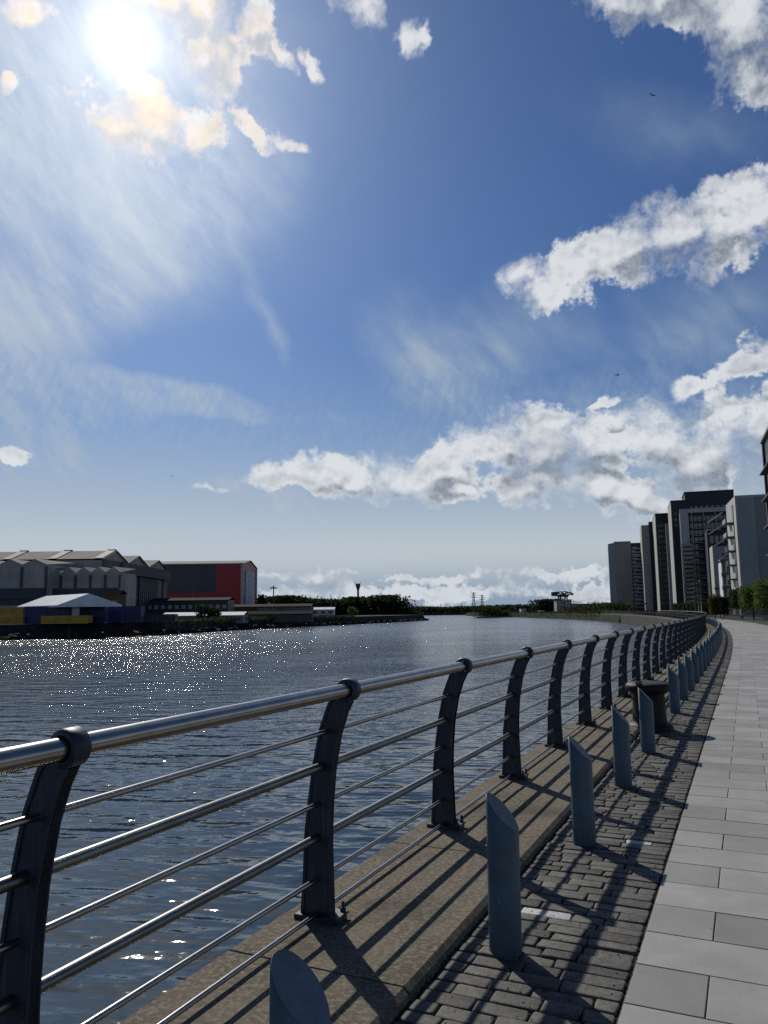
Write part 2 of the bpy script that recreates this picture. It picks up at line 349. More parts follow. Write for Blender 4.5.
# ------------------------------------------------------------------ mesh helpers
class MB:
    def __init__(s): s.v = []; s.f = []; s.mi = []; s.tone = []; s.smooth = []
    def add(s, vs, fs, mi=0, tone=.5, smooth=False):
        o = len(s.v); s.v.extend([tuple(v) for v in vs])
        for f in fs: s.f.append(tuple(i+o for i in f)); s.mi.append(mi); s.tone.append(tone); s.smooth.append(smooth)
    def box(s, a, b, mi=0, tone=.5, mtx=None):
        x0, y0, z0 = a; x1, y1, z1 = b
        vs = [Vector(p) for p in ((x0,y0,z0),(x1,y0,z0),(x1,y1,z0),(x0,y1,z0),(x0,y0,z1),(x1,y0,z1),(x1,y1,z1),(x0,y1,z1))]
        if mtx is not None: vs = [mtx @ p for p in vs]
        s.add(vs, [(0,3,2,1),(4,5,6,7),(0,1,5,4),(1,2,6,5),(2,3,7,6),(3,0,4,7)], mi, tone); return s
    def bbox(s, a, b, r, mi=0, tone=.5):   # box with chamfered edges
        x0,y0,z0 = a; x1,y1,z1 = b
        vs = []
        for z, q in ((z0, r), (z0+r, 0), (z1-r, 0), (z1, r)):
            vs += [(x0+q,y0+q,z),(x1-q,y0+q,z),(x1-q,y1-q,z),(x0+q,y1-q,z)]
        fs = [(3,2,1,0),(12,13,14,15)]
        for l in range(3):
            for i in range(4): j = (i+1) % 4; fs.append((l*4+i, l*4+j, l*4+4+j, l*4+4+i))
        s.add(vs, fs, mi, tone); return s
    def tube(s, pts, r, n=8, mi=0, tone=.5, cap=True, up=None, smooth=True):
        pts = [Vector(p) for p in pts]; N = len(pts)
        rr = r if isinstance(r, (list, tuple)) else [r]*N
        vs = []
        for i, p in enumerate(pts):
            t = (pts[min(i+1, N-1)] - pts[max(i-1, 0)]).normalized()
            u = Vector((0, 0, 1)) if abs(t.z) < .9 else Vector((1, 0, 0))
            a = t.cross(u).normalized(); b = a.cross(t)
            for j in range(n):
                q = 2*math.pi*j/n; vs.append(p + (a*math.cos(q) + b*math.sin(q))*rr[i])
        fs = []
        for i in range(N-1):
            for j in range(n): fs.append((i*n+j, i*n+(j+1) % n, (i+1)*n+(j+1) % n, (i+1)*n+j))
        s.add(vs, fs, mi, tone, smooth)
        if cap: s.add(vs[:n], [tuple(range(n))], mi, tone); s.add(vs[-n:], [tuple(range(n-1, -1, -1))], mi, tone)
        return s
    def lathe(s, prof, n=24, c=(0,0,0), mi=0, smooth=True):
        vs = []
        for r, z in prof:
            for j in range(n): q = 2*math.pi*j/n; vs.append((c[0]+r*math.cos(q), c[1]+r*math.sin(q), c[2]+z))
        fs = []
        for i in range(len(prof)-1):
            for j in range(n): fs.append((i*n+j, i*n+(j+1) % n, (i+1)*n+(j+1) % n, (i+1)*n+j))
        s.add(vs, fs, mi, .5, smooth)
        s.add(vs[-n:], [tuple(range(n))], mi); s.add(vs[:n], [tuple(range(n-1,-1,-1))], mi); return s
    def prism(s, poly, y0, y1, mi=0):      # polygon in x,z pushed along y
        n = len(poly); vs = [(x, y0, z) for x, z in poly] + [(x, y1, z) for x, z in poly]
        fs = [tuple(range(n)), tuple(range(2*n-1, n-1, -1))] + [(i, i+n, (i+1) % n + n, (i+1) % n) for i in range(n)]
        s.add(vs, fs, mi); return s
    def build(s, name, m, parent=None, tone=False):
        me = bpy.data.meshes.new(name); me.from_pydata(s.v, [], s.f)
        for mm in (m if isinstance(m, list) else [m]): me.materials.append(mm)
        me.polygons.foreach_set('material_index', s.mi); me.polygons.foreach_set('use_smooth', s.smooth)
        if tone:
            a = me.attributes.new('tone', 'FLOAT', 'FACE'); a.data.foreach_set('value', s.tone)
        me.update()
        o = bpy.data.objects.new(name, me); C.objects.link(o)
        if parent: o.parent = parent
        return o
def tag(o, label=None, cat=None, group=None, kind=None):
    for k, v in (('label', label), ('category', cat), ('group', group), ('kind', kind)):
        if v: o[k] = v
    return o
def empty(name, loc=(0,0,0), rz=0.0, label=None, cat=None, group=None, kind=None):
    o = bpy.data.objects.new(name, None); C.objects.link(o); o.location = loc; o.rotation_euler = (0, 0, rz); o.empty_display_size = .3
    return tag(o, label, cat, group, kind)
def copy_tree(o, parent=None):
    c = o.copy(); C.objects.link(c); c.parent = parent
    for ch in [q for q in o.children]: copy_tree(ch, c)
    return c
def struct(name, mb, m, tone=False): return tag(mb.build(name, m, None, tone), kind='structure')

# ------------------------------------------------------------------ the line of the bank
HEAD = [(-30, 25.0), (20, 25.0), (50, 23.2), (77, 20.4), (110, 17.0), (200, 13.0), (290, 7.0), (350, 1.0), (540, -3.0), (900, -3.0)]
def heading(s):
    for (a, h), (b, g) in zip(HEAD, HEAD[1:]):
        if s <= b: return R(h + (g-h)*max(0, (s-a))/(b-a))
    return R(HEAD[-1][1])
_line = {}; STEP = .5
x_, y_ = .55, 3.8; _line[0] = (x_, y_)
for i in range(0, 1800):
    h = heading((i+.5)*STEP); x_ += math.sin(h)*STEP; y_ += math.cos(h)*STEP; _line[i+1] = (x_, y_)
x_, y_ = .55, 3.8
for i in range(0, -60, -1):
    h = heading((i-.5)*STEP); x_ -= math.sin(h)*STEP; y_ -= math.cos(h)*STEP; _line[i-1] = (x_, y_)
def bank(s, off=0.0, z=0.0):
    q = s/STEP; i = math.floor(q); f = q-i
    a, b = _line[i], _line[i+1]; h = heading(s)
    return Vector((a[0]+(b[0]-a[0])*f + off*math.cos(h), a[1]+(b[1]-a[1])*f - off*math.sin(h), z))
def srange(a, b, near=.9, grow=.02):
    out = [a]; s = a
    while s < b: s += max(near, abs(s)*grow); out.append(min(s, b))
    return out
def strip(mb, a, b, prof, near=.9, mi=0, smooth=False):       # prof: list of (off, z) swept along the bank
    ss = srange(a, b, near); n = len(prof); vs = []
    for s in ss:
        for o, z in prof: vs.append(bank(s, o, z))
    fs = []
    for i in range(len(ss)-1):
        for j in range(n-1): fs.append((i*n+j, i*n+j+1, (i+1)*n+j+1, (i+1)*n+j))
    mb.add(vs, fs, mi, .5, smooth)

WATER = -2.6
END = 300
# ------------------------------------------------------------------ setting: water, banks, path
mb = MB(); S_ = 6000; mb.add([(-S_,-200,WATER),(S_,-200,WATER),(S_,S_,WATER),(-S_,S_,WATER)], [(0,1,2,3)]); struct('river', mb, M['water'])
mb = MB(); mb.add([(-S_,-200,-8),(S_,-200,-8),(S_,S_,-8),(-S_,S_,-8)], [(0,1,2,3)]); struct('river_bed', mb, M['land'])
# coping stones along the edge, with open joints
mb = MB(); s = -6.0 - .03; k = 0
rr = random.Random(3)
while s < 170:
    a, b = s+.006, s+1.83-.006; z = .05 + rr.uniform(-.002, .002); n = 4
    prof = [(-1.2, -.3), (-1.2, z-.025), (-1.175, z), (-.292, z), (-.268, z-.022), (-.262, -.02)]
    vs = []; fs = []
    for i in range(n+1):
        for o, zz in prof: vs.append(bank(a+(b-a)*i/n, o, zz))
    m_ = len(prof)
    for i in range(n):
        for j in range(m_-1): fs.append((i*m_+j, i*m_+j+1, (i+1)*m_+j+1, (i+1)*m_+j))
    fs.append(tuple(range(m_-1, -1, -1))); fs.append(tuple(range(n*m_, n*m_+m_)))
    mb.add(vs, fs); s += 1.83
strip(mb, 170, END, [(-1.2, -.3), (-1.2, .05), (-.27, .05), (-.262, -.02)], 3)
struct('coping', mb, M['coping'])
mb = MB(); strip(mb, -8, 255, [(-1.19, -4.0), (-1.19, .02), (-.3, .02), (-.2, -.09)], 2); struct('quay_wall', mb, M['quay'])
mb = MB(); strip(mb, 255, 700, [(-2.0, -4.0), (-1.21, -.3), (-.3, .024), (.5, .024)], 2); struct('river_bank', mb, M['bank_slope'])
# bedding under setts and slabs
mb = MB(); strip(mb, -8, 600, [(-.28, -.014), (.54, -.014)]); struct('sett_bedding', mb, M['bedding'])
mb = MB(); strip(mb, -8, 400, [(.54, -.006), (4.5, -.006)]); struct('path_base', mb, M['joint'])
# setts
def paver(mb, s0, s1, o0, o1, z, bev, rnd, jit, tone, mid=False, mi=0):
    tk = 1.0 if mid else .18
    j = lambda: rnd.uniform(-jit, jit)
    cs = [(s0+j(), o0+j()), (s0+j(), o1+j()), (s1+j(), o1+j()), (s1+j(), o0+j())]
    tx, ty = rnd.uniform(-.003, .003), rnd.uniform(-.003, .003)
    sm, om = (s0+s1)/2, (o0+o1)/2
    def ring(q, zz):
        out = []
        for i, (a, o) in enumerate(cs):
            aa = a + (q if a < sm else -q); oo = o + (q if o < om else -q)
            if mid:   # cut the corners
                sa = 1 if a < sm else -1; so = 1 if o < om else -1; c = .007
                pair = [(aa + sa*c, oo), (aa, oo + so*c)]
                if i in (0, 2): pair = pair
                else: pair = pair[::-1]
                out += pair
            else: out.append((aa, oo))
        return [bank(a, o, zz + ((a-sm)*tx*8 + (o-om)*ty*4)*tk) for a, o in out]
    if mid:
        # order corners so the loop does not cross itself
        A = ring(0, z-.03); B = ring(.0008, z-.006); D = ring(.004, z-.0015); E_ = ring(.010, z)
        rings = [A, B, D, E_]
    else: rings = [ring(0, z-.02), ring(0, z-bev), ring(bev, z)]
    n = len(rings[0]); vs = [v for r_ in rings for v in r_]; fs = []
    for l in range(len(rings)-1):
        for i in range(n): q = (i+1) % n; fs.append((l*n+i, l*n+q, (l+1)*n+q, (l+1)*n+i))
    fs.append(tuple(range((len(rings)-1)*n, len(rings)*n)))
    fs = [f[::-1] for f in fs]
    mb.add(vs, fs, mi, tone, mid)
mb = MB(); rr = random.Random(11); s = -5.2; row = 0
white = [gnd(553, 918), gnd(645, 843), gnd(520, 913)]
while s < 95:
    wd = rr.uniform(.084, .114) if s < 40 else .2
    o = -.258; cuts = [o]
    first = rr.uniform(.10, .25)
    o += first; cuts.append(o)
    while o < .53 - .16:
        o += rr.uniform(.16, .27)
        if .535 - o < .09: break
        cuts.append(o)
    cuts.append(.533)
    for a, b in zip(cuts, cuts[1:]):
        g = .0030
        c = bank(s+wd/2, (a+b)/2); mi = 0
        if any((c.xy - w_.xy).length < (.085, .06, .03)[i] for i, w_ in enumerate(white)): mi = 1
        paver(mb, s+g, s+wd-g, a+g, b-g, .0 + rr.uniform(-.006, .004), .01, rr, .005, rr.random(), s < 60, mi)
    s += wd
tag(mb.build('sett_paving', [M['sett'], M['sett_white']], None, True), kind='structure')
# paving slabs
mb = MB(); rr = random.Random(5); row = -16; s = -.21 - 16*.39
while s < 130:
    offs = [.545 + .31*(row % 2 == 0)] if row % 2 == 0 else []
    edges = [.545] + ([.855] if row % 2 == 0 else []); o = edges[-1]
    while o < 4.39:
        o = min(o+.62, 4.4)
        if 4.4-o < .1: o = 4.4
        edges.append(o)
    for a, b in zip(edges, edges[1:]):
        g = .0024
        paver(mb, s+.0026, s+.39-.0026, a+g, b-g, .004+rr.uniform(-.0006, .0006), .003, rr, .0008, rr.random())
    s += .39; row += 1
tag(mb.build('path', M['paving'], None, True), kind='structure')
s_end = s
mb = MB(); strip(mb, s_end, 400, [(.545, .003), (4.4, .003)], 3); struct('far_path', mb, M['paving'])
# ground behind the path
mb = MB(); strip(mb, -8, 700, [(4.52, .0), (7, .0), (700, .0)], 3); struct('ground', mb, M['asphalt'])
mb = MB(); strip(mb, -8, 300, [(4.402, -.05), (4.402, .1), (4.52, .1), (4.52, -.05)], 3); struct('kerb', mb, M['quay'])

# moss and grit caught in the joints of the setts and along the foot of the coping
mb = MB(); rr = random.Random(77)
for _ in range(2600):
    s = -1.5 + 26*rr.random()**1.6
    o = -.258 + rr.gauss(0, .006) if rr.random() < .5 else rr.uniform(-.25, .535)
    if rr.random() < .18: o = .538 + rr.gauss(0, .004)
    c = bank(s, o, -.003 + rr.uniform(0, .004)); q = rr.uniform(.002, .0065)
    for _k in range(3):
        a = Vector((rr.gauss(0,1), rr.gauss(0,1), rr.gauss(0,.6))).normalized()*q; b_ = Vector((rr.gauss(0,1), rr.gauss(0,1), rr.uniform(.3, 1.4))).normalized()*q
        mb.add([c-a, c+a, c+a*.6+b_, c-a*.5+b_], [(0,1,2,3)], 0, rr.random())
tag(mb.build('moss', M['scrub'], None, True), 'moss and grit in the joints of the setts beside the coping', 'moss', kind='stuff')

# ------------------------------------------------------------------ railing
OFFP = [(-.97, .0), (-.972, .25), (-.975, .45), (-.966, .62), (-.943, .81), (-.905, .99), (-.855, 1.12), (-.80, 1.20)]
def post_meshes():
    # local frame: x landward, y along the bank, z up, origin on the post line under the post
    web, fl = MB(), MB()
    prof = [(-.105, .075, .05), (-.088, .070, .25), (-.078, .068, .45), (-.066, .066, .62), (-.060, .060, .81), (-.058, .058, .99), (-.056, .055, 1.10), (-.05, .05, 1.17)]
    cx = lambda z: (lambda: next((a[0]+(b[0]-a[0])*(z-a[1])/(b[1]-a[1]) for a, b in zip(OFFP, OFFP[1:]) if z <= b[1]+1e-6), -.8))()
    L, Rr = [], []
    zs = [.05 + i*(1.17-.05)/18 for i in range(19)]
    def wid(z):
        for a, b in zip(prof, prof[1:]):
            if z <= b[2]+1e-6:
                f = (z-a[2])/(b[2]-a[2]); return a[0]+(b[0]-a[0])*f, a[1]+(b[1]-a[1])*f
        return prof[-1][:2]
    # smooth lean: the curve's normal tilts the width
    for z in zs:
        l, r = wid(z); c = cx(z); dz = .05; t = Vector((cx(min(z+dz, 1.2)) - cx(max(z-dz, 0)), 0, min(z+dz, 1.2)-max(z-dz, 0))).normalized()
        n = Vector((t.z, 0, -t.x)); base = Vector((c+1.0, 0, z))
        L.append(base + n*l); Rr.append(base + n*r)
    def slab(mb, A, B, y0, y1):
        n = len(A); vs = []
        for a, b in zip(A, B): vs += [(a.x,y0,a.z),(b.x,y0,b.z),(b.x,y1,b.z),(a.x,y1,a.z)]
        fs = []
        for i in range(n-1):
            for j in range(4): q = (j+1) % 4; fs.append((i*4+j, i*4+q, i*4+4+q, i*4+4+j))
        fs += [(3,2,1,0), ((n-1)*4,(n-1)*4+1,(n-1)*4+2,(n-1)*4+3)]
        mb.add(vs, fs, 0, .5, False)
    slab(web, L, Rr, -.019, .019)
    def inset(A, B, w): return [a + (b-a).normalized()*w for a, b in zip(A, B)]
    slab(fl, L, inset(L, Rr, .016), -.025, .025); slab(fl, inset(Rr, L, .016), Rr, -.025, .025)
    web.v += []; o = len(web.v)
    web.v.extend(fl.v); web.f.extend([tuple(i+o for i in f) for f in fl.f]); web.mi.extend(fl.mi); web.tone.extend(fl.tone); web.smooth.extend(fl.smooth)
    return web
def collar_mb(seg=20):
    m = MB(); r0, r1, h = .041, .060, .036; c = Vector((.20, 0, 1.20)); vs = []
    rings = [(r0, -h), (r1-.006, -h), (r1, -h+.008), (r1, h-.008), (r1-.006, h), (r0, h)]
    for r, y in rings:
        for j in range(seg): q = 2*math.pi*j/seg; vs.append((c.x+r*math.cos(q), y, c.z+r*math.sin(q)))
    fs = []
    for i in range(len(rings)-1):
        for j in range(seg): fs.append((i*seg+j, i*seg+(j+1) % seg, (i+1)*seg+(j+1) % seg, (i+1)*seg+j))
    m.add(vs, fs, 0, .5, True); return m
railing = empty('railing', bank(0, -1.0, .05), 0, 'long curved riverside railing of dark posts and steel rails on the stone edge', 'railing')
bpy.context.view_layer.update()
RT = railing.location.copy()
base_mb = MB(); base_mb.bbox((-.095, -.055, .0), (.155, .055, .024), .004); base_mb.bbox((.08, -.07, .024), (.16, .07, .036), .003)
bolt_mb = MB(); bolt_mb.lathe([(.016, 0), (.016, .014), (.009, .016), (.009, .042), (.006, .046)], 8)
post_s = [-5.6, -3.72, -1.885, -.05, 1.77, 3.57, 5.38, 7.2]
while post_s[-1] < 168: post_s.append(post_s[-1]+1.81)
web = post_meshes(); me_post = web.build('post', M['post']); me_col = collar_mb().build('collar', M['post'])
me_base = base_mb.build('base_plate', M['post']); me_bolt = bolt_mb.build('bolt', M['post'])
me_bolt_b = None
proto = [me_post, me_col, me_base, me_bolt]
def bisect_rot(s): return -heading(s)
n_parts = 0
far_posts = MB()
for i, s in enumerate(post_s):
    b = bank(s, -1.0, .0)
    if i < 96:
        p = me_post if i == 0 else me_post.copy()
        if i: C.objects.link(p)
        p.parent = railing; p.location = b - RT; p.rotation_euler = (0, 0, bisect_rot(s))
        if s < 75:
            c = me_col if i == 0 else me_col.copy()
            if i: C.objects.link(c)
            c.parent = p
            q = me_base if i == 0 else me_base.copy()
            if i: C.objects.link(q)
            q.parent = p; q.location = (0, 0, .05)
            if s < 22:
                for t_, (bx, by) in enumerate(((.135, -.05), (.135, .05))):
                    o = me_bolt if (i == 0 and t_ == 0) else me_bolt.copy()
                    if not (i == 0 and t_ == 0): C.objects.link(o)
                    o.parent = p; o.location = (bx, by, .086)
        else:
            pass
    else:
        for dz in (0,): far_posts.box((b.x-.06, b.y-.06, .05), (b.x+.06, b.y+.06, 1.22))
# the far run of posts beyond those
s = post_s[-1] + 1.77
while s < END:
    a = bank(s, -1.0, 0); m_ = Matrix.Translation(a) @ Matrix.Rotation(-heading(s), 4, 'Z')
    far_posts.box((-.09, -.03, .05), (.07, .03, .7), mtx=m_); far_posts.box((-.03, -.03, .7), (.16, .03, 1.24), mtx=m_); s += 1.77
o = far_posts.build('distant_post', M['post'], railing); o.location = -RT; o['kind'] = 'stuff'
def rail_pts(off, z, a=-6.2, b=END):
    out = [bank(s, off, z) - RT for s in srange(a, b, .6, .012)]
    return out
mb = MB(); mb.tube(rail_pts(-.80, 1.20), .0355, 20); tr = mb.build('top_rail', M['steel'], railing)
for s in (-2.22, 5.75, 13.2, 20.5, 28):     # gaps where two lengths of handrail meet
    mb = MB(); mb.tube([bank(s, -.80, 1.2)-RT, bank(s+.004, -.80, 1.2)-RT], .0361, 20); mb.build('rail_joint', M['black'], tr)
for z, r in ((.99, .013), (.81, .022), (.62, .013), (.45, .022), (.25, .013), (.085, .012)):
    off = next(a[0]+(b[0]-a[0])*(z-a[1])/(b[1]-a[1]) for a, b in zip(OFFP, OFFP[1:]) if z <= b[1]+1e-6)
    mb = MB(); mb.tube(rail_pts(off, z), r, 12); mb.build('rail', M['steel_dull'] if r > .02 else M['steel'], railing)

# ------------------------------------------------------------------ bollards
def bollard_mb(r=.078, h=.72, n=28, drop=.165):
    m = MB(); low = []; rows = []
    for z in (0, .02): rows.append([(r*math.cos(2*math.pi*j/n), r*math.sin(2*math.pi*j/n), z) for j in range(n)])
    def ztop(x, inset=0): return h - drop*(x + r)/(2*r)
    rows.append([(r*math.cos(2*math.pi*j/n), r*math.sin(2*math.pi*j/n), ztop(r*math.cos(2*math.pi*j/n))-.004) for j in range(n)])
    q = r-.003
    rows.append([(q*math.cos(2*math.pi*j/n), q*math.sin(2*math.pi*j/n), ztop(q*math.cos(2*math.pi*j/n))) for j in range(n)])
    vs = [v for row in rows for v in row]; fs = []
    for i in range(3):
        for j in range(n): fs.append((i*n+j, i*n+(j+1) % n, (i+1)*n+(j+1) % n, (i+1)*n+j))
    m.add(vs, fs, 0, .5, True)
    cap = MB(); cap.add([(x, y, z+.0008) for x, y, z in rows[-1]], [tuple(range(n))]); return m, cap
bb, cap = bollard_mb()
b_s = [-1.85, .08, 1.95, 3.84, 5.66, 9.27, 11.1, 12.85, 14.65, 16.45]
while b_s[-1] < 150: b_s.append(b_s[-1]+1.8)
names = ['Nearest slant-cut blue bollard, only its sloping top above the picture\'s lower edge',
 'second slant-cut blue bollard, full height, on the setts nearest the viewer', 'third slant-cut blue bollard along the row', 'fourth slant-cut blue bollard, the last before the one in front of the black mooring post',
 'slant-cut blue bollard standing just in front of the black mooring post', 'slant-cut blue bollard first beyond the black mooring post',
 'slant-cut blue bollard second beyond the black mooring post', 'slant-cut blue bollard third beyond the black mooring post', 'slant-cut blue bollard fourth beyond the black mooring post', 'slant-cut blue bollard fifth beyond the black mooring post']
first = None
for i, s in enumerate(b_s):
    if first is None:
        o = empty('bollard'); first = o
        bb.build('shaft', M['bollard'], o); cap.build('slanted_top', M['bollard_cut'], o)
    else: o = copy_tree(first)
    o.location = bank(s, (.0, -.035, -.015, -.02)[i] if i < 4 else 0, -.004); o.rotation_euler = (R(((i*37) % 7-3)*.25), R(((i*53) % 5-2)*.25), -heading(s)+R(((i*29) % 9-4)*1.5))
    tag(o, names[i] if i < len(names) else 'slant-cut blue bollard in the distant merging part of the row', 'bollard', 'slant-cut blue bollards along the setts')
# mooring bollard
o = empty('mooring_bollard', bank(7.42, -.17, .0), -heading(7.4), 'squat black iron mooring post with wide mushroom cap on the coping', 'mooring bollard')
m_ = MB(); m_.lathe([(.30, -.01), (.30, .045), (.285, .07), (.235, .09), (.222, .13), (.212, .30), (.208, .46), (.215, .49)], 32); m_.build('column', M['iron'], o)
m_ = MB(); m_.lathe([(.214, .47), (.262, .50), (.292, .53), (.298, .56), (.288, .59), (.255, .612), (.18, .624), (.06, .628)], 32); m_.build('cap', M['iron'], o)
m_ = MB()
for a in range(6):
    q = a*math.pi/3+.3; m_.lathe([(.022, 0), (.022, .018), (.010, .02)], 6, (.262*math.cos(q), .262*math.sin(q), .052))
m_.build('bolt_ring', M['iron'], o)

# ------------------------------------------------------------------ foliage
def leaves(mb, rnd, n, fn, size, clump=None):
    """n leaf-clump faces whose centres fn() gives; each a ragged bent quad"""
    for _ in range(n):
        c = fn(); a = Vector((rnd.gauss(0,1), rnd.gauss(0,1), rnd.gauss(0,1))).normalized()
        b = a.cross(Vector((rnd.gauss(0,1), rnd.gauss(0,1), rnd.gauss(0,1)))).normalized()
        q = size*rnd.uniform(.55, 1.3); n_ = a.cross(b)*q*.3
        mb.add([c-a*q, c-b*q*.6+n_, c+a*q, c+b*q*.6+n_], [(0,1,2,3)], 0, rnd.random())
def crown_sampler(rnd, lobes, hollow=.45):
    ws = [l[3]*l[4]*l[5] for l in lobes]; tot = sum(ws)
    def fn():
        t = rnd.random()*tot
        for l, w_ in zip(lobes, ws):
            t -= w_
            if t <= 0: break
        d = Vector((rnd.gauss(0,1), rnd.gauss(0,1), rnd.gauss(0,1))).normalized(); r_ = rnd.uniform(hollow**3, 1)**(1/3)
        r_ *= 1 + .22*mnoise.noise(d*2.3 + Vector((l[0], l[1], l[2])))
        return Vector((l[0]+d.x*l[3]*r_, l[1]+d.y*l[4]*r_, l[2]+d.z*l[5]*r_))
    return fn
def tree(name, loc, h, rad, label, cat, group=None, leaf='leaf_dark', n=900, size=.35, trunk=.35, seed=1, lobes_n=9, squash=1.0, box=None):
    rnd = random.Random(seed); o = empty(name, loc, rnd.uniform(0, 6.28) if not box else box[3], label, cat, group)
    t = MB(); th = h*trunk
    t.tube([(0,0,-.1), (rnd.uniform(-.1,.1)*rad*.3, 0, th*.6), (rnd.uniform(-.1,.1)*rad*.5, .05, h*.8)], [h*.022, h*.017, h*.006], 7)
    for i in range(5):
        a = rnd.uniform(0, 6.28); z0 = th*rnd.uniform(.7, 1.3)
        t.tube([(0,0,z0), (math.cos(a)*rad*.35, math.sin(a)*rad*.35, z0+rad*.35), (math.cos(a)*rad*.7, math.sin(a)*rad*.7, z0+rad*.8)], [h*.010, h*.007, h*.003], 5)
    t.build('trunk', M['bark'], o)
    c = MB()
    if box:
        bx, by = box[0], box[1]; z0 = box[2]
        def fn():
            p = Vector((rnd.uniform(-bx, bx), rnd.uniform(-by, by), rnd.uniform(z0, h)))
            g = mnoise.noise(p*1.1 + Vector((seed, 0, 0)))
            ed = max(abs(p.x)/bx, abs(p.y)/by)
            if ed > .86 and g < -.05: p.x *= .85; p.y *= .85
            if p.z > h*.93 and g < 0: p.z -= h*.08
            g2 = mnoise.noise(p*2.6 + Vector((0, seed, 0)))
            p.x += .30*g + .16*g2; p.z += .32*g2; p.y += .3*mnoise.noise(p*1.3); return p
    else:
        lobes = []
        for i in range(lobes_n):
            a = rnd.uniform(0, 6.28); rr_ = rad*rnd.uniform(.15, .62); z_ = th + (h-th)*rnd.uniform(.18, .82)
            q = rad*rnd.uniform(.34, .55); lobes.append((rr_*math.cos(a), rr_*math.sin(a), z_, q, q, q*squash))
        lobes.append((0, 0, h - rad*.42, rad*.45, rad*.45, rad*.42))
        fn = crown_sampler(rnd, lobes)
    leaves(c, rnd, n, fn, size)
    c.build('crown', M[leaf], o, True); return o
def scrub(name, pts, hfun, width, n, size, leaf, label, cat, seed=2, zb=0.0, kind='stuff'):
    """a strip of scrub or wood along world points"""
    rnd = random.Random(seed); c = MB(); L = [0]
    for a, b in zip(pts, pts[1:]): L.append(L[-1]+(Vector(b)-Vector(a)).length)
    for _ in range(n):
        t = rnd.random()*L[-1]; i = max(j for j in range(len(L)-1) if L[j] <= t); f = (t-L[i])/(L[i+1]-L[i])
        p = Vector(pts[i]).lerp(Vector(pts[i+1]), f); hh = hfun(t/L[-1])
        hh *= .78 + .42*mnoise.noise(Vector((t*.07, seed, 0))) + .25*mnoise.noise(Vector((t*.23, seed, 3)))
        z = hh*(1-rnd.random()**2*1.0); d = Vector((rnd.gauss(0, width*.35), rnd.gauss(0, width*.35), 0))
        cc = p + d; cc.z = zb + z*.95
        leaves(c, rnd, 1, lambda: cc, size)
    o = c.build(name, M[leaf], None, True); tag(o, label, cat, None, kind); return o

# ------------------------------------------------------------------ left bank
shore = [(-420, 80), (-150, 112), (-69, 141), (-56, 153), (-46, 167), (-41, 190), (-35.6, 213), (-22, 245), (-9, 281), (6, 325), (20, 369)]
mb = MB(); Z = .1
top = [(x-2.2, y+2.0) for x, y in shore]; n = len(shore)
mb.add([(x, y, WATER-1) for x, y in shore] + [(x, y, Z) for x, y in top], [(i, i+1, n+i+1, n+i) for i in range(n-1)])
e0, e1 = (20, 369), (24, 376)
mb.add([(20, 369, WATER-1), (18, 371, Z), (-40, 420, Z), (-38, 418, WATER-1)], [(0, 3, 2, 1)])
struct('embankment', mb, M['quay_dark'])
mb = MB(); mb.add([(x, y, Z) for x, y in top] + [(-40, 420, Z), (-700, 700, Z), (-700, 80, Z)], [tuple(range(n+3))]); struct('left_bank_ground', mb, M['land'])
# rubble and timber piles at the foot of the wall
rr = random.Random(8)
rub = MB()
for _ in range(900):
    t = rr.random()*(n-2)+1; i = int(t); f = t-i
    if i >= n-1: continue
    x = shore[i][0]*(1-f)+shore[i+1][0]*f; y = shore[i][1]*(1-f)+shore[i+1][1]*f; q = rr.uniform(.3, .9)
    mt = Matrix.Translation((x+rr.uniform(-1.8, .6), y+rr.uniform(-1.5, .3), WATER+rr.uniform(-.3, .5))) @ Matrix.Rotation(rr.uniform(0, 6), 4, Vector((rr.random(), rr.random(), 1)).normalized())
    rub.box((-q, -q*.7, -q*.5), (q, q*.7, q*.5), mtx=mt, tone=rr.random())
tag(rub.build('rubble', M['quay_dark'], None, True), 'dark rocks heaped along the water line of the left bank', 'rubble', kind='stuff')

def frame_at(x, y, Y, rz=0): p = at(x, y, Y); return p
# long hall with three gables at its river end
XE = at(102, 557, 200).x
hall = empty('shipyard_hall', (XE, 200, Z), 0, 'long pale grey industrial hall with three gables facing downriver', 'industrial hall')
gy = [0, 19.5, 38.5, 59.5]; EZ, AZ = 16.2, 18.9
mb = MB(); mb.box((-240, .0, 0), (-.01, 59.5, EZ-.4)); mb.build('wall', M['hall_wall'], hall)
for a, b in zip(gy, gy[1:]):
    m_ = (a+b)/2
    g_ = MB(); g_.add([(0, a, EZ-.4), (0, b, EZ-.4), (0, b, EZ), (0, m_, AZ), (0, a, EZ), (-.5, a, EZ-.4), (-.5, b, EZ-.4), (-.5, b, EZ), (-.5, m_, AZ), (-.5, a, EZ)],
                      [(0,1,2,3,4), (9,8,7,6,5)]); g_.build('gable', M['hall_wall'], hall)
    r_ = MB(); r_.add([(-240, a-.3, EZ-.05), (.6, a-.3, EZ-.05), (.6, m_, AZ+.12), (-240, m_, AZ+.12), (.6, b, EZ-.02), (-240, b, EZ-.02)], [(0,1,2,3), (3,2,4,5)])
    rf = r_.build('roof', M['hall_roof'], hall)
    if a == 0:
        rb = MB()
        for x in range(-230, 0, 12): rb.add([(x, a-.2, EZ+.15), (x+2.2, a-.2, EZ+.15), (x+2.2, m_, AZ+.32), (x, m_, AZ+.32)], [(0,1,2,3)]); rb.box((x-.1, m_-.2, AZ), (x+2.3, m_+.2, AZ+.45))
        rb.build('rooflight', M['fascia'], rf)
f_ = MB(); f_.box((.02, 12, 12.9), (1.6, 59.5, 16.0)); f_.box((.02, 0, 14.2), (.9, 12, 16.0)); f_.build('fascia', M['fascia'], hall)
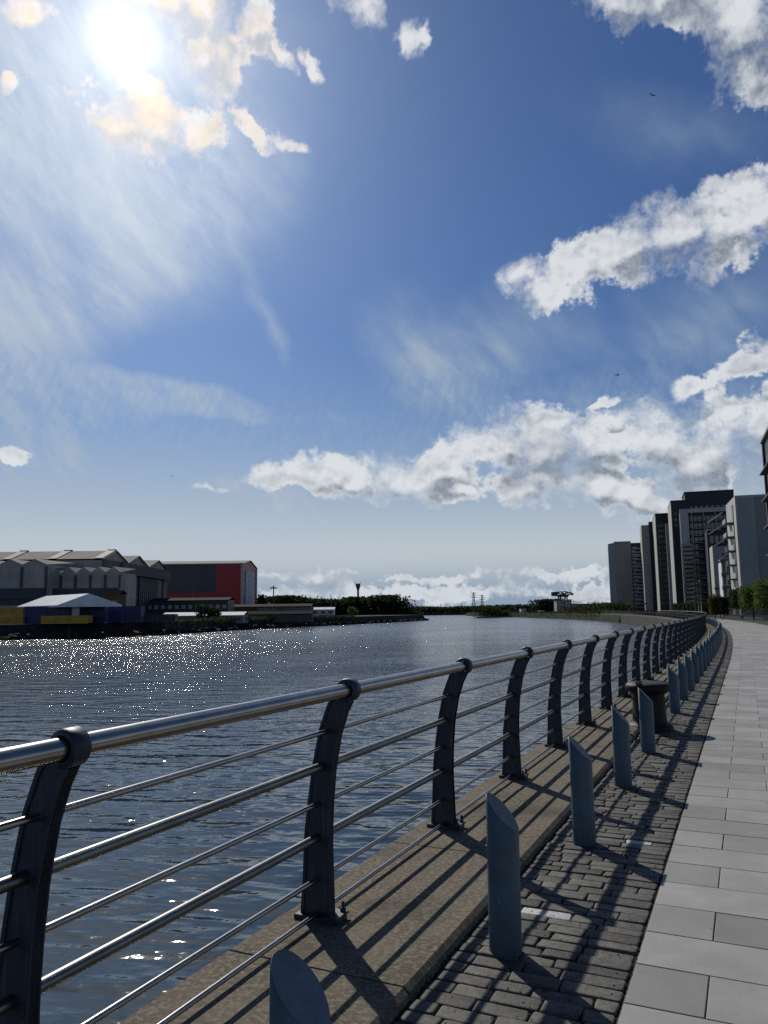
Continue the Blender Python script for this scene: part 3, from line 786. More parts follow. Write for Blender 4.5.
d_ = MB(); d_.box((.0, 14, 0), (.12, 59, 12.88)); d_.build('opening_shade', M['black'], hall)  # black panel on the wall, painting the shade inside the open hall
for a, b, m2 in ((14.0, 22.5, 'beige'), (30, 40, 'band'), (40.2, 49, 'teal_clad'), (55, 59, 'beige')):
    d_ = MB(); d_.box((.14, a, 0), (.5, b, 12.8)); 
    if m2 in ('band', 'teal_clad'):
        for q in range(int(a)+1, int(b), 2): d_.box((.5, q, 0), (.62, q+.25, 12.8))
    d_.build('hall_door', M['band'] if m2 == 'teal_clad' else M[m2], hall)
# sawtooth shed in front
def saw(name, x0, x1, n, Y, ez, az_, depth, label):
    A = at(x0, 583, Y); B = at(x1, 583, Y); o = empty(name, (A.x, Y, Z), 0, label, 'industrial shed'); W = B.x-A.x; w_ = W/n
    m_ = MB(); m_.box((0, .02, 0), (W, depth, ez-.02)); m_.build('wall', M['hall_wall'], o)
    g_ = MB(); r_ = MB()
    for i in range(n):
        a, b, c = i*w_, (i+.5)*w_, (i+1)*w_
        g_.add([(a, 0, ez-.3), (c, 0, ez-.3), (c, 0, ez), (b, 0, az_), (a, 0, ez)], [(0,1,2,3,4)])
        r_.add([(a, .01, ez), (b, .01, az_), (b, depth, az_), (a, depth, az_)], [(0,1,2,3)]); r_.add([(b, .01, az_), (c, .01, ez), (c, depth, az_), (b, depth, az_)], [(0,1,2,3)])
    g_.build('gable', M['hall_wall'], o); r_.build('roof', M['hall_roof'], o)
    for i in range(n+1): p_ = MB(); p_.box((i*w_-.25, -.3, 8.1), (i*w_+.25, 0, ez-.6)); p_.build('downpipe', M['navy'], o)
    b_ = MB(); b_.box((-.2, -1.2, 5.6), (W+.2, -.02, 8.0)); b_.box((0, -.5, 4.2), (W, -.01, 5.5)); b_.build('cladding_band', M['band'], o)
    return o
saw('sawtooth_shed', 46, 120, 5, 186, 11.8, 13.2, 12, 'grey shed with a sawtooth row of five small gables and a blue green band')
saw('tall_shed', -52, 46, 4, 181, 13.6, 14.9, 16, 'taller grey shed with broad gables at the far left edge')
# tent roof on posts
tp = at(66, 604, 150); tent = empty('canopy_tent', (tp.x, 150, Z), R(-8), 'low white pitched canopy tent above blue and yellow containers', 'tent')
def tq(x, y, Y): p = at(x, y, Y); return Vector((p.x-tp.x, Y-150, p.z-Z))
tent.rotation_euler = (0, 0, 0)
g0, g1, ga = tq(57, 605.2, 148), tq(122, 604.6, 148), tq(89, 593.4, 148)
bk = tq(46, 595, 163) - ga; bk.z = 0
m_ = MB(); m_.add([g0, g1, ga, g0+bk, g1+bk, ga+bk], [(0,2,5,3), (1,4,5,2)]); m_.build('roof', M['tent'], tent)
m_ = MB(); m_.add([g0, g1, ga, g0+bk, g1+bk, ga+bk], [(0,1,2), (4,3,5)]); m_.build('gable', M['tent'], tent)
m_ = MB(); dz = Vector((0, 0, -.35)); m_.add([g0, g1, g1+dz, g0+dz, g0+bk, g0+bk+dz], [(0,3,2,1), (0,4,5,3)]); m_.build('valance', M['tent'], tent)
for q in (g0, g1, g0+bk, g1+bk, g0+bk*.5, g1+bk*.5):
    m_ = MB(); m_.tube([(q.x, q.y+.2, 0), (q.x, q.y+.2, q.z)], .08, 6); m_.build('tent_pole', M['navy'], tent)
# containers
def container(px0, px1, y0, y1, Y, m, label, depth=2.4, rz=0.0):
    A = at(px0, y1, Y); B = at(px1, y0, Y); L = B.x-A.x; H = B.z-A.z
    o = empty('container', (A.x, Y, max(Z, A.z)), rz, label, 'container', 'containers on the left quay')
    H = B.z - max(Z, A.z)
    b_ = MB(); b_.box((0, 0, .1), (L, depth, H)); 
    x = .15
    while x < L-.2: b_.box((x, -.05, .25), (x+.16, -.001, H-.2)); x += .34
    b_.box((-.02, -.06, H-.14), (L+.02, 0, H+.02)); b_.box((-.02, -.06, 0.02), (L+.02, 0, .2)); b_.box((-.03, -.07, 0), (.12, 0, H)); b_.box((L-.12, -.07, 0), (L+.03, 0, H))
    b_.build('shell', m, o)
    d_ = MB()
    for q in (.3, .7): d_.tube([(L+.04, depth*q, .2), (L+.04, depth*q, H-.1)], .03, 6)
    d_.build('lock_bar', M['steel_dull'], o); return o
container(-14, 23, 607.5, 616, 152, M['yellow'], 'ochre container on top of a pair at the far left')
container(-10, 23, 616.4, 626, 150.5, M['yellow'], 'ochre container standing under the upper one at the far left')
container(24, 46, 606.5, 626, 151.5, M['blue'], 'tall blue container left of the small white panel under the tent')
container(46.5, 70, 606.5, 626, 151, M['blue'], 'blue container behind the long ochre one under the tent')
container(41, 88, 615.5, 626, 148, M['yellow'], 'long low ochre container lying in front of the blue ones')
container(78, 105, 606.5, 626, 153, M['blue'], 'blue container under the right half of the tent')
container(105.5, 141, 606, 626, 158, M['blue'], 'long dark blue container right of the tent')
container(141.5, 175, 614, 626, 163, M['navy'], 'low dark navy container near the quay bushes')
o = empty('display_board', (at(69, 626, 149).x, 149.5, Z), 0, 'small upright white panel between the blue containers', 'panel')
m_ = MB(); m_.box((.3, 0, .1), (1.7, .3, 3.9)); m_.build('board', M['pale_clad'], o); m_ = MB(); m_.box((.2, -.03, 0), (.3, .33, 4)); m_.box((1.7, -.03, 0), (1.8, .33, 4)); m_.build('frame', M['frame'], o)
# red and slate assembly hall
Y0 = 330; A = at(158, 563.5, Y0); B = at(242.5, 563, Y0); Wd = 36
rh = empty('assembly_hall', (A.x, Y0, Z), 0, 'big box shaped hall of dark slate and red cladding with a tall pale end door', 'industrial hall')
L = B.x-A.x; H = B.z-Z-.3; k1 = L*.69
m_ = MB(); m_.box((-20, 0, 0), (k1, .4, H)); m_.build('slate_wall', M['navy'], rh)
m_ = MB(); m_.box((k1, -.02, 0), (L-.6, .4, H)); m_.build('red_wall', M['red'], rh)
m_ = MB(); m_.box((-20, -.15, 0), (k1, -.02, H*.46)); m_.build('red_base', M['red'], rh)
ap = H+2.6
m_ = MB(); m_.add([(L, 0, 0), (L, Wd, 0), (L, Wd, H-.3), (L, Wd/2, ap-.4), (L, 0, H-.3), (L-.5, 0, 0), (L-.5, Wd, 0)], [(0,1,2,3,4)]); m_.box((-20, .4, 0), (L-.02, Wd, H-.5)); m_.build('end_wall', M['red'], rh)
m_ = MB(); m_.add([(-20, -.6, H), (L+.5, -.6, H), (L+.5, Wd/2, ap), (-20, Wd/2, ap), (L+.5, Wd+.6, H), (-20, Wd+.6, H)], [(0,1,2,3), (3,2,4,5)]); m_.box((-20, -.75, H-.35), (L+.5, -.55, H+.25)); m_.build('roof', M['hall_roof'], rh)
m_ = MB(); m_.box((L+.02, 7, 0), (L+.35, Wd-7, H*.9)); 
for q in range(9, 29, 4): m_.box((L+.35, q, 0), (L+.5, q+.3, H*.9))
m_.build('end_door', M['white_render'], rh)
m_ = MB(); m_.box((L-.6, -.3, 0), (L+.4, 1.4, H)); m_.box((L-.2, Wd-1.2, 0), (L+.4, Wd+.3, H)); m_.build('corner_trim', M['pale_clad'], rh)
# low buildings in front
def lowb(name, px0, px1, y0, Y, depth, m, label, win=None, roof=None, wz=(.45, .75), zb=None, mw='glass'):
    A = at(px0, y0, Y); B = at(px1, y0, Y); L = B.x-A.x; H = (A.z+B.z)/2 - Z
    o = empty(name, (A.x, Y, Z), 0, label, 'building'); m_ = MB(); m_.box((0, 0, -1 if zb is None else zb), (L, depth, H)); m_.build('wall', m, o)
    r_ = MB(); r_.add([(-.3, -.4, H+.02), (L+.3, -.4, H+.02), (L+.3, depth/2, H+.9), (-.3, depth/2, H+.9), (L+.3, depth+.4, H+.02), (-.3, depth+.4, H+.02)], [(0,1,2,3), (3,2,4,5)])
    r_.box((-.3, -.42, H-.18), (L+.3, -.02, H)); r_.build('roof', roof or m, o)
    if win:
        for i in range(win):
            x = L*(i+.5)/win; w_ = MB(); w_.box((x-L/win*.28, -.06, H*wz[0]), (x+L/win*.28, .05, H*wz[1])); w_.build('window', M[mw], o)
    return o
lowb('office_block', 119, 228, 600.5, 240, 10, M['navy'], 'long dark two storey office block below the red hall', 16, M['roof_dark'], (.55, .75), mw='pale_clad')
lowb('white_roofed_shed', 162, 243, 615.5, 205, 8, M['mid_clad'], 'low shed with bright white roof behind the quay bushes', 0, M['white'])
lowb('colonnaded_shed', 226, 311, 606.5, 268, 10, M['fascia'], 'long grey low building with a dense row of dark windows', 30, M['roof_dark'], (.30, .88))
lowb('white_cabin', 312, 334, 609.5, 300, 6, M['white_render'], 'small white flat roofed cabin at the left of the wooded quay', 3, M['white'])
lowb('quay_store', 243, 312, 614, 225, 3, M['fascia'], 'low grey wall like store on the quay under the long windowed building', 0, M['roof_dark'])
lowb('brown_cabin', 103, 119, 594, 181, 5, M['brick'], 'brown square cabin against the blue green band of the sheds', 2)
# masts and lamps on the left bank
def pole(name, px, ytop, Y, label, cat, head=None, r=.14, grp=None):
    p = at(px, ytop, Y); o = empty(name, (p.x, Y, Z), 0, label, cat, grp); h = p.z-Z
    m_ = MB(); m_.tube([(0,0,0), (0,0,h)], [r, r*.6], 8); m_.build('pole', M['green_metal'], o)
    m_ = MB()
    if head == 'cross': m_.box((-1.6, -.2, h-.9), (1.6, .2, h-.4)); m_.box((-.3, -.3, h-.4), (.3, .3, h+.3))
    elif head == 'tank': m_.lathe([(.5, h-4.2), (.8, h-3.0), (1.3, h-1.4), (1.4, h-.3), (1.0, h)], 12); m_.box((-1.5, -.15, h), (-1.2, .15, h+.7)); m_.box((1.2, -.15, h), (1.5, .15, h+.7))
    else: m_.box((-.1, -.9, h-.1), (.1, .2, h+.08)); m_.box((-.2, -1.2, h-.16), (.2, -.6, h))
    m_.build('lamp_head' if head != 'tank' else 'tank', M['green_metal'], o); return o
pole('floodlight_mast', 273.6, 586.5, 330, 'floodlight mast with crossbar beside the round tree', 'mast', 'cross', .35)
pole('lamp_post', 331, 595, 330, 'thin tall lamp post in front of the dark wood', 'lamp post', None, .25)
pole('water_tower', 358, 583.5, 430, 'slender tower with a flared top above the dark wood', 'tower', 'tank', .8)
pole('lamp_post', 193.5, 583, 300, 'lamp post in front of the slate wall of the red hall', 'lamp post', None, .25)
# trees
tree('round_tree', (at(261, 604, 345).x, 345, Z), 9.5, 3.6, 'round dark tree right of the red hall', 'tree', None, 'leaf_dark', 700, .55, seed=4)
def tl(pxs, Y): return [(at(px, 610, Y).x, Y, Z) for px in pxs]
scrub('wood', tl((272, 300, 340, 372, 404), 415), lambda t: 11.5 if t < .86 else 11.5-(t-.86)*60, 12, 15000, .85, 'leaf_dark', 'dark wood covering the end of the left quay', 'wood', 5, Z)
scrub('quay_scrub', [(-50, 167, 0), (-43, 190, 0), (-38.5, 212, 0), (-26, 243, 0), (-12, 280, 0)], lambda t: 1.6, 3, 2600, .32, 'scrub', 'low scrub growing along the top of the left embankment', 'scrub', 6, -.6)
for px, Y, h, q, sd, lf, lab in ((201, 196, 4.6, 3.0, 21, 'leaf_dark', 'dark bush in front of the white roofed shed'), (212, 200, 3.2, 2.4, 22, 'leaf_dark', 'smaller dark bush right of the taller one below the shed'), (353, 330, 4.6, 2.6, 23, 'leaf', 'pale green bush beside the dark wood on the quay')):
    tree('bush', (at(px, 618, Y).x, Y, -.4), h, q, lab, 'bush', 'bushes on the left quay', lf, 420, .38, .12, sd, 6)
scrub('weeds', [(-90, 131, 0), (-67, 141.5, 0)], lambda t: 1.5*(1-t*.5), 2.5, 700, .25, 'scrub', 'green weeds on the mud at the foot of the quay, far left', 'weeds', 9, WATER+.0)
for px in (42, 73):
    p = gnd(px, 638, WATER); o = tag(MB().tube([(p.x, p.y-2, WATER-1), (p.x, p.y-2, WATER+2.2)], [.16, .13], 7).build('mooring_pile', M['black']), 'thin dark pile in the water, %s along the left quay' % ('the left one of two' if px == 42 else 'the right one of two'), 'pile', 'piles off the left quay')

# ------------------------------------------------------------------ far banks and skyline
mb = MB(); pts = [(20, 620), (-300, 700), (-300, 2400), (900, 2400), (620, 900), (175, 800), (120, 700), (95, 640)]
far = [gnd(x, y, WATER) for x, y in ((300, 613.9), (400, 613.9), (432, 614.2), (475, 614.4), (560, 613.6))]
def pad(name, poly, z, m):
    mb = MB(); n = len(poly); mb.add([(x, y, z) for x, y in poly] + [(x, y, WATER-1) for x, y in poly], [tuple(range(n))] + [(i, i+n, (i+1) % n + n, (i+1) % n) for i in range(n)]); return struct(name, mb, m)
pad('far_bank', [(-600, 900), (60, 880), (160, 860), (400, 900), (2500, 2500), (-2500, 2500)], .0, M['land'])
isl = [(at(476, 616, 470).x, 470), (at(512, 616, 500).x, 496), (at(512, 616, 560).x, 620), (at(480, 616, 560).x, 560)]
pad('river_spit', isl, -2.0, M['land'])
scrub('spit_scrub', [(at(480, 616, 490).x, 490, 0), (at(492, 616, 500).x, 500, 0), (at(510, 616, 520).x, 520, 0)], lambda t: 7.6 - t*4.2, 9, 2400, .7, 'scrub', 'rounded green scrub on the low spit in mid river', 'scrub', 12, -2.0)
# river bank beyond the quay on the right
bp = [bank(s, -.9, 0) for s in (300, 330, 360, 390, 430, 480, 530)]
scrub('bank_scrub', [tuple(p + Vector((3, 0, 0))) for p in bp], lambda t: 3.0-t*.8, 6, 3600, .45, 'scrub', 'green scrub along the far right river bank beyond the railing', 'scrub', 13, -1.4)
scrub('bank_hedge', [tuple(bank(s, 30, 0)) for s in (390, 420, 450, 480)], lambda t: 5.5-t*2, 10, 4200, .8, 'scrub', 'bushy green slope left of the pale rounded tower', 'shrubs', 14, 0)
scrub('distant_trees', tl((404, 430, 470, 520, 545, 600), 900), lambda t: 9 - 4*abs(t-.5), 18, 5200, 1.8, 'leaf_dark', 'low distant tree line on the far shore', 'tree line', 15, 0)
scrub('dark_copse', tl((538, 546, 560), 560), lambda t: 10.5, 10, 1900, 1.0, 'leaf_dark', 'dark clump of trees left of the crane', 'copse', 16, 0)
hl = MB(); ys = []
N = 60
for i in range(N+1):
    px = 250 + i*8; p = at(px, 608.6 - (1.6*math.sin(i*.35) + 1.0*math.sin(i*.9+1)) - (2.8 if 470 < px < 700 else 0)*math.sin(max(0, min(1, (px-470)/230))*math.pi), 3600)
    hl.v += [(p.x, 3500, -20), (p.x, 3600, max(p.z, 3)), (p.x, 4300, -20)]
for i in range(N):
    for j in range(2): hl.f.append((i*3+j, i*3+3+j, i*3+4+j, i*3+1+j)); hl.mi.append(0); hl.tone.append(.5); hl.smooth.append(True)
struct('hills', hl, M['hill'])
# titan crane on its pale tower
cx_ = at(563, 604, 520); cr = empty('cantilever_crane', (cx_.x, 520, 0), 0, 'old giant cantilever crane on the pale block tower beside the river', 'crane')
zz = lambda y: at(563, y, 520).z
m_ = MB()
for x in (-3.0, 3.0):
    for y in (-3.0, 3.0): m_.tube([(x, y, 0), (x*.7, y, zz(596.5))], .45, 6)
for z0, z1 in ((0, 6), (6, 0), (6, 10.5), (10.5, 6)):
    for y in (-3, 3): m_.tube([(-2.9, y, z0), (2.6, y, z1)], .25, 5)
m_.box((-3.2, -3.2, zz(597)), (3.2, 3.2, zz(595.6))); m_.build('tower', M['frame'], cr)
m_ = MB(); x0, x1 = at(552, 594, 520).x-cx_.x, at(573, 594, 520).x-cx_.x
zt, zb_ = zz(592.4), zz(595.4)
for y in (-1.6, 1.6):
    m_.tube([(x0, y, zt), (x1*.3, y, zt+.5), (x1, y, zz(593.9))], .32, 5); m_.tube([(x0, y, zb_), (x1, y, zz(594.9))], .32, 5)
    q = x0
    while q < x1-2: m_.tube([(q, y, zb_), (q+1.4, y, zt)], .22, 4); m_.tube([(q+1.4, y, zt), (q+2.8, y, zb_)], .22, 4); q += 2.8
m_.build('jib', M['frame'], cr)
m_ = MB(); m_.box((x0-.3, -1.6, zb_-.4), (x0+3.4, 1.6, zt+.3)); m_.build('counterweight', M['frame'], cr)
m_ = MB(); m_.box((-1, -1.3, zz(595.6)), (2, 1.3, zz(593))); m_.build('machinery_house', M['mid_clad'], cr)
def block(name, px0, px1, y0, Y, depth, m, label, rows=0, cols=0):
    A = at(px0, y0, Y); B = at(px1, y0, Y); o = empty(name, (A.x, Y, 0), 0, label, 'building'); L = B.x-A.x
    m_ = MB(); m_.box((0, 0, -.5), (L, depth, A.z)); m_.build('wall', m, o)
    m_ = MB(); m_.box((-.2, -.2, A.z), (L+.2, depth+.2, A.z+.4)); m_.build('parapet', m, o)
    for r_ in range(rows):
        for c_ in range(cols):
            x = L*(c_+.5)/cols; z = A.z*(r_+.55)/rows; m_ = MB(); m_.box((x-L/cols*.22, -.05, z-A.z/rows*.22), (x+L/cols*.22, .05, z+A.z/rows*.22)); m_.build('window', M['glass'], o)
    return o
block('pale_block', 556.5, 566, 601.5, 515, 8, M['pale_clad'], 'pale left block at the foot of the crane', 3, 3)
block('pale_block', 566.2, 571.5, 600.0, 512, 8, M['pale_clad'], 'tallest pale block under the crane jib', 4, 2)
block('pale_block', 572.8, 577, 604, 510, 6, M['pale_clad'], 'small low pale block right of the crane tower', 2, 2)
block('long_shed', 574, 588.5, 604.3, 560, 12, M['navy'], 'dark flat roofed shed behind the crane')
block('distant_tower_block', 531, 534.2, 603.3, 900, 12, M['mid_clad'], 'tiny distant tower block left of the copse')
block('waterside_house', 521, 526, 609.3, 700, 8, M['white_render'], 'low pale house on the far shore left of the copse', 1, 3)
block('waterside_house', 540, 544, 611.2, 500, 4, M['white_render'], 'small pale hut at the foot of the dark copse', 1, 2)
# power line pylons and chimneys far off
def pylon(px, ytop, Y, label, grp):
    p = at(px, ytop, Y); o = empty('pylon', (p.x, Y, 0), 0, label, 'pylon', grp); h = p.z; m_ = MB(); w_ = h*.085
    for sx in (-1, 1):
        for sy in (-1, 1): m_.tube([(sx*w_, sy*w_, 0), (sx*w_*.25, sy*w_*.25, h)], .5, 4)
    for i in range(6): z0, z1 = h*i/6, h*(i+1)/6; f = lambda z: w_*(1-.75*z/h); m_.tube([(-f(z0), -f(z0), z0), (f(z1), -f(z1), z1)], .3, 4); m_.tube([(f(z0), -f(z0), z0), (-f(z1), -f(z1), z1)], .3, 4)
    m_.build('lattice', M['green_metal'], o)
    m_ = MB()
    for q, l in ((.98, .16), (.86, .22), (.74, .18)): m_.tube([(-h*l, 0, h*q), (h*l, 0, h*q)], .4, 4)
    m_.build('cross_arm', M['green_metal'], o)
pylon(473.5, 592.5, 1500, 'taller left pylon of the pair rising over the spit', 'pylons beyond the river spit')
pylon(482, 595, 1700, 'right pylon of the pair rising over the spit', 'pylons beyond the river spit')
for px, yt, lab in ((441, 604, 'left one of two thin poles over the far shore'), (461.5, 603.5, 'right one of two thin poles over the far shore'), (503, 604.5, 'thin pole just right of the spit'), (527.5, 603.5, 'thin pole left of the distant tower block')):
    p = at(px, yt, 900); o = empty('distant_pole', (p.x, 900, 0), 0, lab, 'pole', 'thin poles on the far shore')
    MB().tube([(0,0,0), (0,0,p.z)], [.5, .35], 5).build('shaft', M['green_metal'], o); MB().box((-.9, -.2, p.z-.5), (.9, .2, p.z)).build('cross_piece', M['green_metal'], o)

# ------------------------------------------------------------------ right bank buildings
def tower(name, xL, xR, yt, Y, depth, th, m, label, cat='tower block', side=None, zb=0):
    A = at(xL, yt, Y); t = R(th); N = Vector((math.cos(t), -math.sin(t), 0))
    # width so that the far corner stands at picture column xR
    lo, hi = 0, 120
    def col_(w_):
        q = A + N*w_; d = q - Vector((0, 0, EYE)); u = d.x/(d.y*math.cos(PITCH)+d.z*math.sin(PITCH)); v = (-d.y*math.sin(PITCH)+d.z*math.cos(PITCH))/(d.y*math.cos(PITCH)+d.z*math.sin(PITCH))
        return 384 + F*(u*math.cos(-ROLL) - v*math.sin(-ROLL))
    for _ in range(40):
        mid = (lo+hi)/2
        if col_(mid) < xR: lo = mid
        else: hi = mid
    o = empty(name, (A.x, A.y, 0), -t, label, cat)
    W = lo; H = A.z
    m_ = MB(); m_.box((.0, .0, 0), (W, depth, H)); m_.build('wall', m, o)
    if side: m_ = MB(); m_.box((-.25, -.3, 0), (-.003, depth+.1, H+.25)); m_.build('river_wall', side, o)
    return o, W, H
def windows(o, x0, x1, z0, z1, nx, nz, y=-.04, fx=.6, fz=.55, m='glass', frame=False):
    for i in range(nx):
        for j in range(nz):
            cx, cz = x0+(x1-x0)*(i+.5)/nx, z0+(z1-z0)*(j+.5)/nz; hx, hz = (x1-x0)/nx*fx/2, (z1-z0)/nz*fz/2
            a = MB(); a.box((cx-hx, y, cz-hz), (cx+hx, .1, cz+hz)); w_ = a.build('window', M[m], o)
            if frame:
                f_ = MB(); e = .07
                f_.box((cx-hx-e, y-.05, cz-hz-e), (cx+hx+e, y-.001, cz-hz)); f_.box((cx-hx-e, y-.05, cz+hz), (cx+hx+e, y-.001, cz+hz+e)); f_.box((cx-hx-e, y-.05, cz-hz), (cx-hx, y-.001, cz+hz)); f_.box((cx+hx, y-.05, cz-hz), (cx+hx+e, y-.001, cz+hz)); f_.build('window_frame', M['frame'], w_)
def parapet(o, W, H, depth, m):
    a = MB(); a.box((-.3, -.3, H), (W+.1, 0.1, H+.5)); a.box((-.3, 0.1, H), (.0, depth, H+.5)); a.build('parapet', m, o)

# B1: pale rounded tower
o, W, H = tower('riverside_tower', 614.4, 630.5, 542.6, 420, 22, 15.5, M['grey_clad'], 'pale grey rounded tower, the farthest and lowest of the riverside row')
a = MB(); a.add([(0,0,0),(-3.4,4,0),(-3.4,22,0),(0,22,0),(0,0,H),(-3.4,4,H-.4),(-3.4,22,H-.4),(0,22,H)], [(0,4,5,1),(1,5,6,2),(4,7,6,5)]); a.build('angled_wall', M['mid_clad'], o)
a = MB(); a.box((W, 1.5, 0), (W+5.6, 20, H-.4)); a.build('window_bay', M['dark'], o)
for j in range(17):
    z = 2+j*(H-4)/17; a = MB(); a.box((W+.3, .9, z), (W+5.4, 1.5, z+.9)); a.build('balcony', M['mid_clad'], o)
    a = MB(); a.box((W+.4, .88, z+.9), (W+2.2+(j % 3), .9, z+1.4)); a.build('balcony_screen', M['pale_clad'], o)
parapet(o, W, H, 20, M['mid_clad'])
# B2
o, W, H = tower('riverside_tower', 641.6, 648.8, 525.3, 390, 24, 16.6, M['mid_clad'], 'second tower of the riverside row, pale fin and grey face, right of the rounded tower', side=M['pale_clad'])
a = MB(); a.box((W, .6, 0), (W+5.5, 22, H-.6)); a.build('dark_bay', M['dark'], o); a = MB(); a.box((W+.2, 3, H-.59), (W+4, 18, H+2.0)); a.build('roof_plant', M['dark'], o)
windows(o, W*.45, W*.95, 4, H-3, 1, 14, fx=.5)
# B3
o, W, H = tower('riverside_tower', 655.4, 668.2, 514.6, 360, 26, 16.6, M['dark'], 'third riverside tower, black face with one bright white edge and stepped pale bay', side=M['pale_clad'])
a = MB(); a.box((W*.72, -6, 0), (W*1.0, -.4, H*.885)); a.build('pale_bay', M['mid_clad'], o); a = MB(); a.box((W*.72-.3, -6.2, 0), (W*.72-.01, -.4, H*.89)); a.build('bay_edge', M['pale_clad'], o)
parapet(o, W, H, 26, M['dark'])
windows(o, W*.1, W*.66, 3, H-4, 3, 15, fx=.45, fz=.4)
# B5
o, W, H = tower('riverside_tower', 671.0, 690, 501.8, 325, 26, 17.6, M['dark'], 'tall black riverside tower with a long bright white edge, left of the highest block', side=M['pale_clad'])
parapet(o, W, H, 26, M['dark']); windows(o, W*.08, W*.95, 3, H-4, 4, 16, fx=.4, fz=.4)
# top black block
o, W, H = tower('riverside_tower', 684.6, 733.5, 493.2, 330, 18, 18, M['dark'], 'highest broad black block rising behind the balconied flats')
parapet(o, W, H, 18, M['dark']); windows(o, W*.05, W*.95, H*.55, H-4, 8, 3, fx=.6, fz=.4)
# 6b: balconied flats
o, W, H = tower('balconied_flats', 680.3, 727.5, 510.6, 290, 16, 19, M['dark'], 'glazed flats with stacked balconies inside a pale square frame', 'apartment block')
a = MB(); a.box((-.3, -1.4, H-1.2), (W, -.0, H+.4)); a.box((-.3, -1.4, H*.66), (W*.16, -.0, H-1.2)); a.build('pale_frame', M['pale_clad'], o)
windows(o, W*.18, W*.98, 2, H-2, 9, 13, y=-.12, fx=.82, fz=.62)
nl = 15
for j in range(nl):
    z = 2 + j*(H*.68-2)/nl
    a = MB(); a.box((-.6, -3.0, z), (W*.20, -.2, z+.25)); a.box((-.6, -3.05, z+.25), (-.5, -.2, z+1.1)); bl = a.build('balcony', M['mid_clad'], o)
    a = MB(); a.box((-.55, -3.05, z+.25), (W*.20, -2.98, z+1.1)); a.build('balcony_glass', M['glass'], bl)
for j in range(13):
    z = 2 + j*(H-4)/13
    for q in range(3):
        a = MB(); x = W*(.24+.25*q); a.box((x, -1.6, z), (x+W*.2, -.13, z+.18)); 
        for t_ in range(6): a.box((x+W*.2*t_/6, -1.6, z+.18), (x+W*.2*t_/6+.06, -1.54, z+1.0))
        a.box((x, -1.62, z+1.0), (x+W*.2, -1.54, z+1.08)); a.build('balcony', M['mid_clad'], o)
for q in (.22, .47, .72, .97): a = MB(); a.box((W*q, -1.7, 0), (W*q+.35, -.13, H-1.3)); a.build('pier', M['mid_clad'], o)
# stair tower / pale concrete box
o, W, H = tower('concrete_block', 713, 729, 546.5, 235, 12, 19, M['mid_clad'], 'mid height concrete block under the slanted white canopies', 'apartment block', side=M['pale_clad'])
windows(o, W*.45, W*.98, H*.45, H*.95, 1, 3, fz=.35, frame=True)
windows(o, W*.05, W*.95, 1, H*.4, 3, 2, fx=.5, frame=True)
a = MB(); a.box((-.5, -1.8, H*.36), (W, -.1, H*.38)); a.build('canopy', M['frame'], o)
# roof terraces with slanted canopies
o, W, H = tower('terrace_block', 706.5, 726, 530, 262, 12, 20, M['dark'], 'dark terrace storeys with slanted white canopies on top', 'apartment block')
for (x, z, l) in ((.05, H-1.5, 6.2), (.03, H+2.6, 5.0), (.2, H-6, 6)):
    a = MB(); a.prism([(W*x, z), (W*x+.3, z-.3), (W*x+l, z+l*.62-.3), (W*x+l, z+l*.62)], -3.0, .2); a.build('canopy', M['white'], o)
a = MB(); a.box((0, -2.6, H-.3), (W*.7, 0, H)); a.build('terrace', M['pale_clad'], o)
for i in range(7): a = MB(); a.box((W*.1*i, -2.6, H), (W*.1*i+.08, -2.5, H+1.1)); a.build('baluster', M['pale_clad'], o)
windows(o, W*.1, W*.9, H*.3, H-1, 3, 4, fx=.7)
# white balconied terrace
o, W, H = tower('white_flats', 721, 739.5, 561.5, 200, 12, 20, M['white_render'], 'low white flats with dark doors and balconies at the foot of the blue block', 'apartment block')
for j in range(4):
    z = .4 + j*H/4
    a = MB(); a.box((-.2, -1.5, z+2.5), (W, -.1, z+2.7)); bl = a.build('balcony', M['frame'], o)
    a = MB(); a.box((-.2, -1.52, z+2.7), (W, -1.46, z+3.5)); a.build('balcony_glass', M['glass'], bl)
windows(o, W*.02, W*.98, .4, H, 4, 4, fx=.45, fz=.6, frame=True)
a = MB(); a.prism([(-.5, H+.4), (-.5, H+.1), (W*.55, H+2.6), (W*.55, H+2.9)], -2, .5); a.build('canopy', M['white'], o)
# blue-grey block
o, W, H = tower('blue_block', 736.3, 790, 498.0, 165, 16, 17.5, M['grey_clad'], 'eight storey block with pale blue and brown grey walls behind the clipped trees', 'apartment block')
a = MB(); a.box((-.02, -.25, 0), (W*.33, -.01, H+.3)); a.build('blue_wall', M['teal_clad'], o)
a = MB(); a.box((-.35, -.3, 0), (-.021, 16, H+.3)); a.build('river_wall', M['pale_clad'], o)
a = MB(); a.box((-.5, 3.5, 4), (-.36, 6.2, H-1)); a.build('dark_recess', M['glass'], o)
for j in range(7):
    z = H*(j+.5)/8
    a = MB(); a.box((-1.7, 7, z), (-.36, 12.5, z+.2)); bl = a.build('balcony', M['frame'], o); a = MB(); a.box((-1.72, 7, z+.2), (-1.66, 12.5, z+1.1)); a.build('balcony_glass', M['glass'], bl)
for j in range(8): windows(o, W*.80, W*.99, H*j/8, H*(j+1)/8, 1, 1, y=-.1, fx=.72, fz=.42, frame=True)
parapet(o, W, H, 16, M['pale_clad'])
